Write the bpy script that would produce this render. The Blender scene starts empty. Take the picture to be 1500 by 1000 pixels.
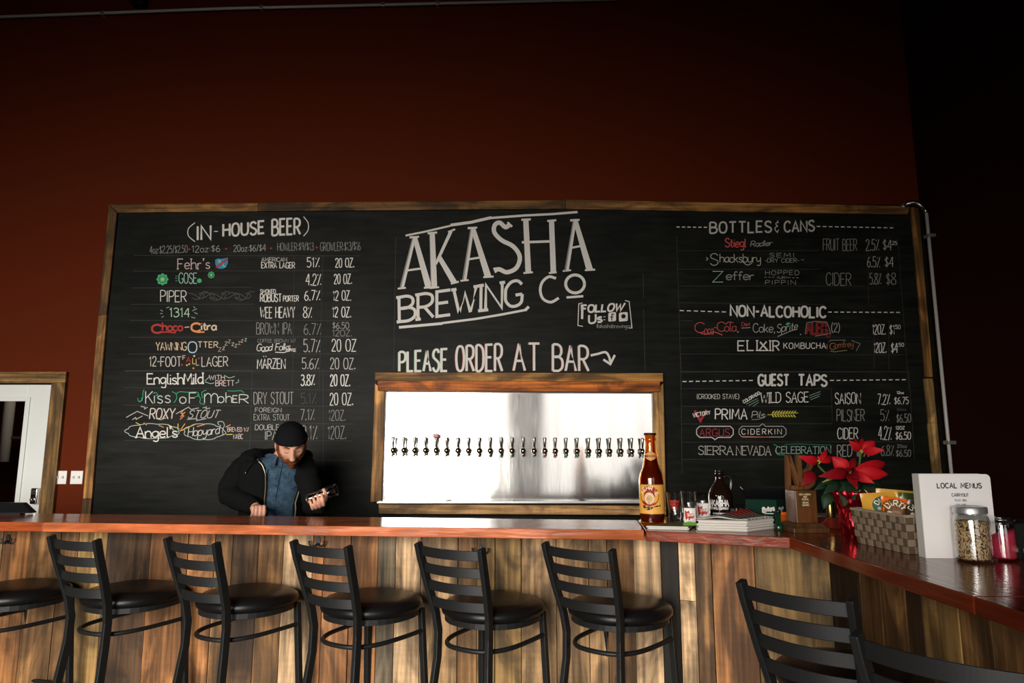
import bpy, math, random
from mathutils import Vector, Matrix, noise as mnoise

random.seed(7)
SC = bpy.context.scene
COL = SC.collection
R = math.radians

# ------------------------------------------------------------------ camera
FPX, PITCH, CAM = 1000.0, R(8.75), Vector((0.0, 0.0, 1.42))
cd = bpy.data.cameras.new('camera')
cd.sensor_width = 36.0
cd.lens = 24.0
cd.clip_start = 0.05
cam = bpy.data.objects.new('camera', cd)
cam.location = CAM
cam.rotation_euler = (R(90) + PITCH, 0, 0)
COL.objects.link(cam)
SC.camera = cam

# ------------------------------------------------------------------ world, daylight, exposure
wd = bpy.data.worlds.new('world')
wd.use_nodes = True
wd.node_tree.nodes['Background'].inputs[0].default_value = (0.55, 0.62, 0.7, 1)
wd.node_tree.nodes['Background'].inputs[1].default_value = 0.10
SC.world = wd
SC.view_settings.view_transform = 'Standard'
SC.view_settings.look = 'None'
SC.view_settings.gamma = 1.0
SC.view_settings.use_curve_mapping = False
SC.view_settings.exposure = 0.0
SC.cycles.use_denoising = True
SC.cycles.max_bounces = 8
SC.cycles.transparent_max_bounces = 12
SC.cycles.caustics_reflective = False
SC.cycles.caustics_refractive = False
SC.cycles.sample_clamp_indirect = 6.0

FRONT_Y = -3.2          # the street wall behind the camera, with its shop windows
WINS = [(-5.2, -0.46, 0.10, 3.15), (0.52, 2.85, 0.10, 3.15)]

def daylight(name, x0, x1, z0, z1, watts, spread, tilt, turn, color):
    ld = bpy.data.lights.new(name, 'AREA')
    ld.shape = 'RECTANGLE'
    ld.size, ld.size_y = x1 - x0, z1 - z0 + 0.5
    ld.energy, ld.spread, ld.color = watts, R(spread), color
    o = bpy.data.objects.new(name, ld)
    o.location = ((x0 + x1) / 2, FRONT_Y - 0.75, (z0 + z1) / 2 + 0.02)
    o.rotation_euler = (R(90 - tilt), 0, R(-turn))       # an area light shines along its -Z
    COL.objects.link(o)
    return o

daylight('daylight_left', *WINS[0], 420, 88, 27, 9, (1.0, 0.95, 0.885))
daylight('daylight_right', *WINS[1], 14, 88, 27, 0, (1.0, 0.955, 0.90))

# ------------------------------------------------------------------ geometry of the photograph -> room
def ray(px, py):
    a, b = (px - 750) / FPX, (500 - py) / FPX
    return Vector((a, math.cos(PITCH) - math.sin(PITCH) * b, math.sin(PITCH) + math.cos(PITCH) * b))
def at(px, py, Y):                       # point at wall distance Y
    d = ray(px, py); return CAM + d * (Y / d.y)
def on(px, py, z):                       # point on the level z
    d = ray(px, py); return CAM + d * ((z - CAM.z) / d.z)
def hit(px, py, p, n):                   # point on any plane
    d = ray(px, py); return CAM + d * ((Vector(p) - CAM).dot(n) / d.dot(n))

# ------------------------------------------------------------------ mesh builder
class MB:
    def __init__(s):
        s.v, s.f, s.c, s.m, s.sm = [], [], [], [], []
    def add(s, vs, fs, col=(1, 1, 1), mi=0, smooth=False):
        o = len(s.v)
        s.v += [Vector(p) for p in vs]
        for f in fs:
            s.f.append([i + o for i in f]); s.c.append(col); s.m.append(mi); s.sm.append(smooth)
        return s
    def box(s, lo, hi, col=(1, 1, 1), M=None, mi=0):
        x0, y0, z0 = lo; x1, y1, z1 = hi
        vs = [Vector(p) for p in ((x0,y0,z0),(x1,y0,z0),(x1,y1,z0),(x0,y1,z0),(x0,y0,z1),(x1,y0,z1),(x1,y1,z1),(x0,y1,z1))]
        if M: vs = [M @ p for p in vs]
        return s.add(vs, [(0,3,2,1),(4,5,6,7),(0,1,5,4),(1,2,6,5),(2,3,7,6),(3,0,4,7)], col, mi)
    def hexa(s, vs, col=(1, 1, 1), mi=0):       # eight corners: bottom four, top four
        return s.add(vs, [(0,3,2,1),(4,5,6,7),(0,1,5,4),(1,2,6,5),(2,3,7,6),(3,0,4,7)], col, mi)
    def prism(s, poly, z0, z1, col=(1, 1, 1), M=None, mi=0):
        n = len(poly)
        vs = [Vector((x, y, z0)) for x, y in poly] + [Vector((x, y, z1)) for x, y in poly]
        if M: vs = [M @ p for p in vs]
        return s.add(vs, [list(range(n))[::-1], list(range(n, 2*n))] + [(i, (i+1) % n, n + (i+1) % n, n + i) for i in range(n)], col, mi)
    def rings(s, rs, cap=(True, True), col=(1, 1, 1), mi=0, smooth=True, closed=True):
        n = len(rs[0]); vs = [p for r in rs for p in r]; fs = []
        for k in range(len(rs) - 1):
            for i in range(n if closed else n - 1):
                j = (i + 1) % n
                fs.append((k*n + i, k*n + j, (k+1)*n + j, (k+1)*n + i))
        if cap[0]: fs.append(list(range(n))[::-1])
        if cap[1]: fs.append([(len(rs)-1)*n + i for i in range(n)])
        return s.add(vs, fs, col, mi, smooth)
    def tube(s, path, r, n=10, col=(1, 1, 1), mi=0, sq=False, up=None, cap=True, smooth=None):
        path = [Vector(p) for p in path]
        rs = r if isinstance(r, (list, tuple)) else [r] * len(path)
        out, prev = [], None
        for i, p in enumerate(path):
            t = (path[min(i+1, len(path)-1)] - path[max(i-1, 0)]).normalized()
            if up is not None: ref = Vector(up)
            else: ref = prev if prev is not None else (Vector((0,0,1)) if abs(t.z) < .9 else Vector((0,1,0)))
            b = t.cross(ref)
            if b.length < 1e-6: b = t.cross(Vector((1, .1, 0)))
            b.normalize(); a = b.cross(t).normalized(); prev = a
            q = rs[i]; qa, qb = (q if isinstance(q, (list, tuple)) else (q, q))
            if sq: out.append([p + a*qa*u + b*qb*w for u, w in ((1,1),(-1,1),(-1,-1),(1,-1))])
            else: out.append([p + a*qa*math.cos(2*math.pi*k/n) + b*qb*math.sin(2*math.pi*k/n) for k in range(n)])
        return s.rings(out, (cap, cap), col, mi, (not sq) if smooth is None else smooth)
    def lathe(s, prof, n=32, M=None, col=(1, 1, 1), mi=0, cap=(True, True), smooth=True, wob=None):
        out = []
        for r, z in prof:
            ring = []
            for k in range(n):
                a = 2*math.pi*k/n; rr = r if wob is None else wob(r, z, a)
                p = Vector((rr*math.cos(a), rr*math.sin(a), z)); ring.append(M @ p if M else p)
            out.append(ring)
        return s.rings(out, cap, col, mi, smooth)
    def ball(s, c, r, n=16, M=None, col=(1, 1, 1), mi=0):
        rx, ry, rz = r if isinstance(r, (list, tuple)) else (r, r, r)
        out = []
        for i in range(n//2 + 1):
            t = math.pi*(i + .02*(i == 0) - .02*(i == n//2))/(n//2)
            ring = []
            for k in range(n):
                a = 2*math.pi*k/n
                p = Vector((rx*math.sin(t)*math.cos(a), ry*math.sin(t)*math.sin(a), -rz*math.cos(t)))
                if M: p = M @ p
                ring.append(Vector(c) + p)
            out.append(ring)
        return s.rings(out, (True, True), col, mi)
    def build(s, name, mats, parent=None, bevel=0, subd=0, origin=None, solid=0):
        me = bpy.data.meshes.new(name)
        org = Vector(origin) if origin is not None else Vector((0, 0, 0))
        me.from_pydata([p - org for p in s.v], [], s.f)
        mats = mats if isinstance(mats, (list, tuple)) else [mats]
        for m in mats: me.materials.append(m)
        ca = me.color_attributes.new('Col', 'FLOAT_COLOR', 'CORNER')
        for p in me.polygons:
            c = s.c[p.index]
            c = tuple(c) + ((1.0,) if len(c) == 3 else ())
            for li in p.loop_indices: ca.data[li].color = c
            p.material_index = s.m[p.index]; p.use_smooth = s.sm[p.index]
        me.update()
        o = bpy.data.objects.new(name, me)
        COL.objects.link(o)
        o.location = org
        if parent is not None:
            o.parent = parent
            o.location = org - parent_world(parent)
        if solid:
            md = o.modifiers.new('thickness', 'SOLIDIFY'); md.thickness = solid; md.offset = 0
        if bevel:
            md = o.modifiers.new('bevel', 'BEVEL'); md.width = bevel; md.segments = 2; md.limit_method = 'ANGLE'; md.angle_limit = R(50)
        if subd:
            md = o.modifiers.new('subsurf', 'SUBSURF'); md.levels = subd; md.render_levels = subd
        return o

def parent_world(p):
    v = Vector(p.location)
    while p.parent is not None:
        p = p.parent; v += Vector(p.location)
    return v

def thing(name, loc, label, cat, group=None, rz=0):
    o = bpy.data.objects.new(name, None)
    o.empty_display_size = 0.05
    COL.objects.link(o)
    o.location = loc; o.rotation_euler = (0, 0, rz)
    return tag(o, label, cat, group)
def tag(o, label, cat, group=None, kind=None):
    o['label'] = label; o['category'] = cat
    if group: o['group'] = group
    if kind: o['kind'] = kind
    return o
def struct(o, label=None, cat=None):
    o['kind'] = 'structure'
    if label: o['label'] = label
    if cat: o['category'] = cat
    return o

# ------------------------------------------------------------------ materials
def lin(r, g, b):
    f = lambda c: (c/255)/12.92 if c <= 10 else (((c/255) + .055)/1.055)**2.4
    return (f(r), f(g), f(b))
def mat(name, color=None, rough=.5, metal=0, spec=.5, vcol=False, var=0, scale=20, stretch=(1, 1, 1), bump=0, coat=0, trans=0, ior=1.45, emit=0, coatr=.03):
    m = bpy.data.materials.new(name); m.use_nodes = True
    nt = m.node_tree; N = nt.nodes; L = nt.links
    b = N['Principled BSDF']
    b.inputs['Roughness'].default_value = rough; b.inputs['Metallic'].default_value = metal
    b.inputs['Specular IOR Level'].default_value = spec; b.inputs['IOR'].default_value = ior
    b.inputs['Coat Weight'].default_value = coat; b.inputs['Coat Roughness'].default_value = coatr
    b.inputs['Transmission Weight'].default_value = trans
    src = None
    if vcol:
        a = N.new('ShaderNodeVertexColor'); a.layer_name = 'Col'; src = a.outputs['Color']
    else:
        b.inputs['Base Color'].default_value = (*color, 1)
    if var or bump:
        tc = N.new('ShaderNodeTexCoord'); mp = N.new('ShaderNodeMapping'); mp.inputs['Scale'].default_value = stretch
        L.new(tc.outputs['Object'], mp.inputs['Vector'])
        nz = N.new('ShaderNodeTexNoise'); nz.inputs['Scale'].default_value = scale; nz.inputs['Detail'].default_value = 6
        L.new(mp.outputs['Vector'], nz.inputs['Vector'])
        if var:
            mr = N.new('ShaderNodeMapRange'); mr.inputs['From Min'].default_value = .25; mr.inputs['From Max'].default_value = .75
            mr.inputs['To Min'].default_value = 1 - var; mr.inputs['To Max'].default_value = 1 + var
            L.new(nz.outputs['Fac'], mr.inputs['Value'])
            mx = N.new('ShaderNodeMix'); mx.data_type = 'RGBA'; mx.blend_type = 'MULTIPLY'; mx.inputs['Factor'].default_value = 1
            if src: L.new(src, mx.inputs[6])
            else: mx.inputs[6].default_value = (*color, 1)
            L.new(mr.outputs['Result'], mx.inputs[7]); src = mx.outputs[2]
        if bump:
            bp = N.new('ShaderNodeBump'); bp.inputs['Strength'].default_value = bump; bp.inputs['Distance'].default_value = .01
            L.new(nz.outputs['Fac'], bp.inputs['Height']); L.new(bp.outputs['Normal'], b.inputs['Normal'])
    if src: L.new(src, b.inputs['Base Color'])
    return m

def wood(name, axis='Z', rough=.6, stain=.75, spec=.3, saw=True, coat=0, grain=1.0, cell=5.0):
    """board wood: the board's own colour (Col) times stretched grain, dark stains and saw marks"""
    m = bpy.data.materials.new(name); m.use_nodes = True
    nt = m.node_tree; N = nt.nodes; L = nt.links; b = N['Principled BSDF']
    b.inputs['Roughness'].default_value = rough; b.inputs['Specular IOR Level'].default_value = spec
    b.inputs['Coat Weight'].default_value = coat; b.inputs['Coat Roughness'].default_value = .04
    a = N.new('ShaderNodeVertexColor'); a.layer_name = 'Col'
    tc = N.new('ShaderNodeTexCoord'); off = N.new('ShaderNodeVectorMath'); off.operation = 'MULTIPLY_ADD'
    off.inputs[1].default_value = (47, 31, 59)
    L.new(a.outputs['Color'], off.inputs[0]); L.new(tc.outputs['Object'], off.inputs[2])
    k = {'X': 0, 'Y': 1, 'Z': 2}[axis]
    def noise(scale, st, det=5, dist=0.0):
        v = [1.0, 1.0, 1.0]; v[k] = st
        mp = N.new('ShaderNodeMapping'); mp.inputs['Scale'].default_value = v
        L.new(off.outputs['Vector'], mp.inputs['Vector'])
        nz = N.new('ShaderNodeTexNoise'); nz.inputs['Scale'].default_value = scale; nz.inputs['Detail'].default_value = det
        nz.inputs['Distortion'].default_value = dist
        L.new(mp.outputs['Vector'], nz.inputs['Vector']); return nz.outputs['Fac']
    def rng(x, a0, a1, b0, b1):
        mr = N.new('ShaderNodeMapRange'); mr.interpolation_type = 'SMOOTHSTEP'
        for key, v in (('From Min', a0), ('From Max', a1), ('To Min', b0), ('To Max', b1)): mr.inputs[key].default_value = v
        L.new(x, mr.inputs['Value']); return mr.outputs['Result']
    def mul(x, y):
        q = N.new('ShaderNodeMath'); q.operation = 'MULTIPLY'; L.new(x, q.inputs[0]); L.new(y, q.inputs[1]); return q.outputs[0]
    g1 = noise(60, .035, 6, .3); g2 = noise(16, .07, 4, 1.4); g3 = noise(cell, .4, 6, 1.6)
    f = mul(rng(g1, .3, .7, 1 - .48*grain, 1 + .36*grain), rng(g2, .28, .72, 1 - .46*grain, 1 + .40*grain))
    f = mul(f, rng(g3, .38, .62, 1 - stain, 1.12))
    if saw: f = mul(f, rng(noise(6, 10, 3), .35, .65, .95, 1.04))
    mx = N.new('ShaderNodeMix'); mx.data_type = 'RGBA'; mx.blend_type = 'MULTIPLY'; mx.inputs['Factor'].default_value = 1
    L.new(a.outputs['Color'], mx.inputs[6]); L.new(f, mx.inputs[7]); L.new(mx.outputs[2], b.inputs['Base Color'])
    bp = N.new('ShaderNodeBump'); bp.inputs['Strength'].default_value = .35; bp.inputs['Distance'].default_value = .004
    L.new(g1, bp.inputs['Height']); L.new(bp.outputs['Normal'], b.inputs['Normal'])
    return m

M = {}
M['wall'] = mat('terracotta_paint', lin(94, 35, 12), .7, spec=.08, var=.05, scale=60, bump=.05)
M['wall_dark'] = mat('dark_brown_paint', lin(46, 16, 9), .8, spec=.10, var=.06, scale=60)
M['plain'] = mat('warm_grey_paint', lin(120, 105, 92), .8, spec=.2, var=.04, scale=30)
M['ceiling'] = mat('black_ceiling_paint', lin(34, 30, 28), .9, spec=.1, var=.05, scale=10)
M['floor'] = mat('polished_concrete', lin(64, 60, 56), .45, spec=.4, var=.2, scale=3)
M['plank'] = wood('barn_board_upright', 'Z', grain=.8, stain=.62)
M['plank_x'] = wood('barn_board_lengthwise', 'X', grain=.85, stain=.62, cell=6)
M['plank_z'] = wood('barn_board_frame_upright', 'Z', grain=.85, stain=.5, cell=6)
M['bar'] = wood('varnished_redwood', 'X', rough=.13, stain=.22, spec=.2, saw=False, grain=.4, cell=3)
M['bar_y'] = wood('varnished_redwood_wing', 'Y', rough=.11, stain=.22, spec=.2, saw=False, grain=.4, cell=3)
M['varnish'] = wood('varnished_oak', 'Z', rough=.3, stain=.3, spec=.5, saw=False, grain=.5)
M['chalk'] = mat('chalk', vcol=True, rough=.95, spec=.05, var=.16, scale=420)
M['vcol'] = mat('printed_paper', vcol=True, rough=.5, spec=.35)
M['matte'] = mat('matte_colour', vcol=True, rough=.8, spec=.2, var=.05, scale=80)
M['gloss'] = mat('glossy_colour', vcol=True, rough=.22, spec=.5)
M['black_metal'] = mat('black_powder_coat', (.010, .0105, .0105), .46, spec=.32, var=.1, scale=300, bump=.02)
M['vinyl'] = mat('black_vinyl', (.006, .0055, .0055), .34, spec=.28, bump=.06, scale=180)
M['black'] = mat('black_plastic', (.008, .008, .009), .35, spec=.4)
M['chrome'] = mat('chrome', (.78, .74, .68), .12, metal=1)
M['darkchrome'] = mat('worn_nickel', (.35, .32, .28), .25, metal=1)
M['tapmetal'] = mat('brassy_chrome', (.42, .33, .23), .18, metal=1)
M['galv'] = mat('galvanised_pipe', (.55, .56, .56), .35, metal=.8, var=.1, scale=40)
M['pipe_paint'] = mat('pale_grey_pipe', lin(206, 205, 198), .3, spec=.6)
M['white'] = mat('white_enamel', lin(226, 229, 224), .35, spec=.5)
M['plastic_white'] = mat('white_plastic', lin(238, 236, 230), .4, spec=.5)
M['brass'] = mat('brass', (.6, .4, .16), .3, metal=1)
M['black_hook'] = mat('black_iron', (.012, .012, .011), .5, spec=.4)

def glass(name, tint=(1, 1, 1), refl=1.0):
    """thin-walled glass: clear film that mirrors more towards its edges"""
    m = bpy.data.materials.new(name); m.use_nodes = True
    nt = m.node_tree; N = nt.nodes; L = nt.links; N.remove(N['Principled BSDF']); out = N['Material Output']
    tr = N.new('ShaderNodeBsdfTransparent'); tr.inputs['Color'].default_value = (*tint, 1)
    gl = N.new('ShaderNodeBsdfGlossy'); gl.inputs['Roughness'].default_value = .04; gl.inputs['Color'].default_value = (1, 1, 1, 1)
    lw = N.new('ShaderNodeLayerWeight'); lw.inputs['Blend'].default_value = .5
    pw = N.new('ShaderNodeMath'); pw.operation = 'POWER'; pw.inputs[1].default_value = 4
    ml = N.new('ShaderNodeMath'); ml.operation = 'MULTIPLY_ADD'; ml.use_clamp = True; ml.inputs[1].default_value = .7*refl; ml.inputs[2].default_value = .05*refl
    mx = N.new('ShaderNodeMixShader')
    L.new(lw.outputs['Facing'], pw.inputs[0]); L.new(pw.outputs[0], ml.inputs[0]); L.new(ml.outputs[0], mx.inputs[0]); L.new(tr.outputs[0], mx.inputs[1]); L.new(gl.outputs[0], mx.inputs[2]); L.new(mx.outputs[0], out.inputs['Surface'])
    return m
M['glass'] = glass('clear_glass', (.95, .96, .95), 1.8)
M['amber'] = glass('amber_glass', (.82, .52, .24), .9)
M['greenglass'] = mat('dark_green_glass', (.004, .03, .014), .12, spec=.6)
M['growler'] = mat('dark_brown_glass', (.012, .005, .003), .08, spec=.6)

def steel(name):
    m = bpy.data.materials.new(name); m.use_nodes = True
    nt = m.node_tree; N = nt.nodes; L = nt.links; b = N['Principled BSDF']
    b.inputs['Metallic'].default_value = 1.0
    b.inputs['Base Color'].default_value = (.86, .84, .81, 1)
    tc = N.new('ShaderNodeTexCoord')
    def nz(scale, st, det):
        mp = N.new('ShaderNodeMapping'); mp.inputs['Scale'].default_value = st; L.new(tc.outputs['Object'], mp.inputs['Vector'])
        n = N.new('ShaderNodeTexNoise'); n.inputs['Scale'].default_value = scale; n.inputs['Detail'].default_value = det
        L.new(mp.outputs['Vector'], n.inputs['Vector']); return n.outputs['Fac']
    big, fine = nz(1.6, (2.6, 1, .55), 1), nz(30, (8, 1, .3), 3)
    mr = N.new('ShaderNodeMapRange'); mr.inputs['To Min'].default_value = .07; mr.inputs['To Max'].default_value = .17
    L.new(fine, mr.inputs['Value']); L.new(mr.outputs['Result'], b.inputs['Roughness'])
    bp = N.new('ShaderNodeBump'); bp.inputs['Strength'].default_value = .35; bp.inputs['Distance'].default_value = .010
    L.new(big, bp.inputs['Height']); L.new(bp.outputs['Normal'], b.inputs['Normal'])
    return m
M['steel'] = steel('brushed_steel')

def board_mat():
    """slate-black board paint; rubbed-in chalk dust lies on it as soft smudges"""
    m = bpy.data.materials.new('chalkboard_paint'); m.use_nodes = True
    nt = m.node_tree; N = nt.nodes; L = nt.links; b = N['Principled BSDF']
    b.inputs['Roughness'].default_value = .5; b.inputs['Specular IOR Level'].default_value = .10
    tc = N.new('ShaderNodeTexCoord')
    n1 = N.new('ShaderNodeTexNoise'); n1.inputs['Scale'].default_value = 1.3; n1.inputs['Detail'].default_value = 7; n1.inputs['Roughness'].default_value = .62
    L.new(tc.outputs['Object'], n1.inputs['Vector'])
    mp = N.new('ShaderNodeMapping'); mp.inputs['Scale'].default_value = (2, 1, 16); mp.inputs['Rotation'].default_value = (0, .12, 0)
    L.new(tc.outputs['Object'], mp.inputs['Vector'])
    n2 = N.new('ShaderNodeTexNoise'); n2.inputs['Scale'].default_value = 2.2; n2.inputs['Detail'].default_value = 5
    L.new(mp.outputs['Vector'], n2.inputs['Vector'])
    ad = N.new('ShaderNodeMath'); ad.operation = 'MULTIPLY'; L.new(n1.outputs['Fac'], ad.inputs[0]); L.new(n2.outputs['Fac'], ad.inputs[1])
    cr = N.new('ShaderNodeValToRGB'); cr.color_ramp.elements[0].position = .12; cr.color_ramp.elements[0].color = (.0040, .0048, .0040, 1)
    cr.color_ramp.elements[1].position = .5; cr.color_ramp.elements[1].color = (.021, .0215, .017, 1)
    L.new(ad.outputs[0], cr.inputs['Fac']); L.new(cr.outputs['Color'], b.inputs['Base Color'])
    return m
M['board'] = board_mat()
# ------------------------------------------------------------------ hand lettering: single-stroke alphabet
_O = "~3,10 .9,9 0,5 .9,1 3,0 5.1,1 6,5 5.1,9 3,10"
_P = "0,0 0,10|~0,10 3,10 5,8.8 5,6.2 3,4.8 0,4.8"
GL = {
'A':(6,"0,0 3,10 6,0|1.1,3.6 4.9,3.6"),
'B':(5.5,"0,0 0,10|~0,10 3,10 4.8,8.8 4.8,6.6 3,5.3 0,5.3|~0,5.3 3.4,5.3 5.5,4 5.5,1.4 3.4,0 0,0"),
'C':(5.5,"~5.5,8.2 4,9.9 1.8,9.7 .2,7.5 0,5 .2,2.5 1.8,.3 4,.1 5.5,1.8"),
'D':(5.5,"0,0 0,10|~0,10 2.5,10 4.9,8.4 5.5,5 4.9,1.6 2.5,0 0,0"),
'E':(4.8,"4.8,10 0,10 0,0 4.8,0|0,5.2 4,5.2"), 'F':(4.8,"4.8,10 0,10 0,0|0,5.2 4,5.2"),
'G':(6,"~5.8,8.3 4.2,9.9 1.9,9.7 .2,7.5 0,5 .2,2.5 1.9,.3 4.2,.1 5.8,1.4 6,4.4|6,4.4 3.6,4.4"),
'H':(5.5,"0,0 0,10|5.5,0 5.5,10|0,5.2 5.5,5.2"), 'I':(1,".5,0 .5,10"),
'J':(4,"~4,10 4,2.5 3,.3 1.3,.2 0,2"), 'K':(5.5,"0,0 0,10|5.3,10 0,4.2|1.8,6 5.5,0"),
'L':(4.6,"0,10 0,0 4.6,0"), 'M':(7,"0,0 .6,10 3.5,3 6.4,10 7,0"), 'N':(5.8,"0,0 0,10 5.8,0 5.8,10"),
'O':(6,_O), 'P':(5,_P), 'Q':(6,_O+"|3.8,2.5 6.2,-.8"), 'R':(5.5,_P+"|2.2,4.8 5.5,0"),
'S':(5,"~4.9,8.4 3.6,9.9 1.4,9.8 .2,8.2 .6,6.4 2.5,5.2 4.6,3.8 5,1.9 3.6,.1 1.3,.1 0,1.7"),
'T':(5.6,"0,10 5.6,10|2.8,10 2.8,0"), 'U':(5.6,"~0,10 0,3 1,.5 2.8,0 4.6,.5 5.6,3 5.6,10"),
'V':(5.6,"0,10 2.8,0 5.6,10"), 'W':(8,"0,10 2,0 4,8 6,0 8,10"), 'X':(5.6,"0,0 5.6,10|0,10 5.6,0"),
'Y':(5.6,"0,10 2.8,5 5.6,10|2.8,5 2.8,0"), 'Z':(5.4,"0,10 5.4,10 0,0 5.4,0"),
'0':(5,"~2.5,10 .7,9 0,5 .7,1 2.5,0 4.3,1 5,5 4.3,9 2.5,10"), '1':(2.4,"0,8 1.6,10 1.6,0"),
'2':(5,"~.2,7.8 1,9.7 3,10 4.7,8.6 4.3,6.2 2,3 0,0|0,0 5,0"),
'3':(4.8,"~.2,8.8 2,10 4.2,9 4.2,6.6 1.8,5.3|~1.8,5.3 4.4,4.6 4.8,2 3,.1 .9,.1 0,1.5"),
'4':(5,"3.8,0 3.8,10|3.4,10 0,3.4 5,3.4"), '5':(4.8,"4.6,10 .6,10 .3,5.6|~.3,5.6 2.6,6.3 4.6,4.8 4.6,1.8 2.6,0 0,1"),
'6':(4.8,"~4.2,9.4 2,8.4 .3,4.6 .3,1.8 2.2,0 4.5,1.3 4.5,3.8 2.6,5.4 .4,3.6"),
'7':(4.8,"0,10 4.8,10 1.4,0"), '8':(5,"~2.5,5.4 .5,7 .7,9.2 2.5,10 4.3,9.2 4.5,7 2.5,5.4 0,3.2 .4,.8 2.5,0 4.6,.8 5,3.2 2.5,5.4"),
'9':(4.8,"~4.4,7.6 3,5 1,5.4 .2,7.8 1.4,9.8 3.4,9.6 4.5,7.6 4.2,3 3,0"),
'a':(4.6,"~4.4,5 2.8,6 .8,5 .1,2.6 1.2,.2 3,.4 4.4,2.6|~4.4,6 4.3,1.4 5,0"),
'b':(4.6,"0,10 0,0|~0,4 1.6,6 3.6,5.6 4.6,3 3.6,.4 1.6,0 0,1.6"), 'c':(4,"~4,5 2.4,6 .6,5 0,3 .6,.8 2.4,0 4,1"),
'd':(4.8,"~4.4,5 2.6,6 .6,5 0,2.8 1,.3 2.8,.3 4.4,2.4|4.4,10 4.4,0"), 'e':(4.4,"~.2,3 4.2,3.4 3.6,5.6 1.8,6 .2,4.4 .2,1.6 1.8,0 4.2,1"),
'f':(3.4,"~3.6,9 2.6,10 1.6,9 1.4,6 1.4,0|0,5.8 3,5.8"), 'g':(4.6,"~4.4,5 2.6,6 .6,5 0,3 1,.6 2.8,.6 4.4,2.8|~4.4,6 4.4,-2 3,-3.8 .6,-3"),
'h':(4.4,"0,10 0,0|~0,4 1.6,6 3.4,5.8 4.3,4 4.4,0"), 'i':(1,".5,6 .5,0|.5,8 .5,8.7"), 'j':(2,"~1.5,6 1.5,-2 .2,-3.6|1.5,8 1.5,8.7"),
'k':(4.2,"0,10 0,0|4,6 0,2.4|1.4,3.6 4.2,0"), 'l':(1.4,"~.5,10 .4,1.4 1.4,0"), 'm':(7,"0,6 0,0|~0,4 1.4,6 3,5.4 3.4,3.6 3.4,0|~3.4,4 4.8,6 6.4,5.4 6.9,3.6 6.9,0"),
'n':(4.4,"0,6 0,0|~0,4 1.6,6 3.4,5.8 4.3,4 4.4,0"), 'o':(4.6,"~2.3,6 .5,5 0,3 .5,1 2.3,0 4.1,1 4.6,3 4.1,5 2.3,6"),
'p':(4.6,"0,6 0,-4|~0,4 1.6,6 3.6,5.6 4.6,3 3.6,.4 1.6,0 0,1.6"), 'q':(4.6,"4.4,6 4.4,-4|~4.4,5 2.6,6 .6,5 0,3 1,.4 2.8,.4 4.4,2.6"),
'r':(3.2,"0,6 0,0|~0,3.6 1.2,5.6 3.2,5.8"), 's':(3.8,"~3.6,5 2.2,6 .5,5.2 .6,3.8 3,2.6 3.6,1 2,0 0,.9"), 't':(3,"~1.4,9 1.3,1.4 3,0|0,6 3,6"),
'u':(4.4,"~0,6 0,2 1,.2 2.8,.3 4.4,2.4|4.4,6 4.4,0"), 'v':(4.2,"0,6 2.1,0 4.2,6"), 'w':(6.4,"0,6 1.6,0 3.2,5 4.8,0 6.4,6"),
'x':(4.2,"0,0 4.2,6|0,6 4.2,0"), 'y':(4.4,"~0,6 .3,2.4 1.8,1 4.2,3|~4.4,6 4.2,-1.8 2.6,-3.8 .4,-3"), 'z':(4,"0,6 4,6 0,0 4,0"),
'.':(1,".2,.1 .8,.1 .8,.7 .2,.7 .2,.1"), ',':(1,".8,.8 .1,-1.8"), ':':(1,".5,1.4 .5,2.2|.5,5 .5,5.8"), '-':(3,"0,4.8 3,4.8"), "'":(1,".6,10 .3,7.8"),
'(':(2,"~2,11.2 .4,8 0,5 .4,2 2,-1.2"), ')':(2,"~0,11.2 1.6,8 2,5 1.6,2 0,-1.2"), '/':(3,"0,-.5 3,10.5"),
'%':(5,"4.6,10 .2,0|.5,8.6 .8,9.6|4.2,.4 4.5,1.4"), '$':(4.4,"~4.3,8 3,8.8 1,8.4 .4,6.8 2.2,5 4.2,3.4 3.6,1.4 1.6,1 .1,2|2.2,10.4 2.2,-.6"),
'&':(3.4,"~3.2,8.4 1.6,8.8 .8,7.2 2.4,5.4 .6,4.6 0,2.4 1.6,.6 3.4,2|2.6,10.4 2.4,8.6|1.8,.8 2.1,-.8"), '#':(5,"1.4,0 2,10|3.4,0 4,10|0,3.4 5,3.4|.2,6.6 5.2,6.6"),
'>':(3,"0,7.5 3,5 0,2.5"), '<':(3,"3,7.5 0,5 3,2.5"), '*':(2,"~1,5.6 .2,5 1,4.4 1.8,5 1,5.6"), ' ':(3.4,""),
}
def smooth_pts(p, k=4):
    if len(p) < 3: return p
    closed = (Vector(p[0]) - Vector(p[-1])).length < 1e-6
    q = [Vector((a, b, 0)) for a, b in p]
    q = ([q[-2]] if closed else [2*q[0] - q[1]]) + q + ([q[1]] if closed else [2*q[-1] - q[-2]])
    out = []
    for i in range(1, len(q) - 2):
        for j in range(k):
            t = j / k
            a = .5*((2*q[i]) + (q[i+1]-q[i-1])*t + (2*q[i-1]-5*q[i]+4*q[i+1]-q[i+2])*t*t + (3*q[i]-q[i-1]-3*q[i+1]+q[i+2])*t**3)
            out.append((a.x, a.y))
    out.append((q[-2].x, q[-2].y))
    return out
def parse(st):
    sm = st.startswith('~')
    pts = [tuple(float(v) for v in t.split(',')) for t in st.lstrip('~').split()]
    return smooth_pts(pts) if sm else pts
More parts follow.
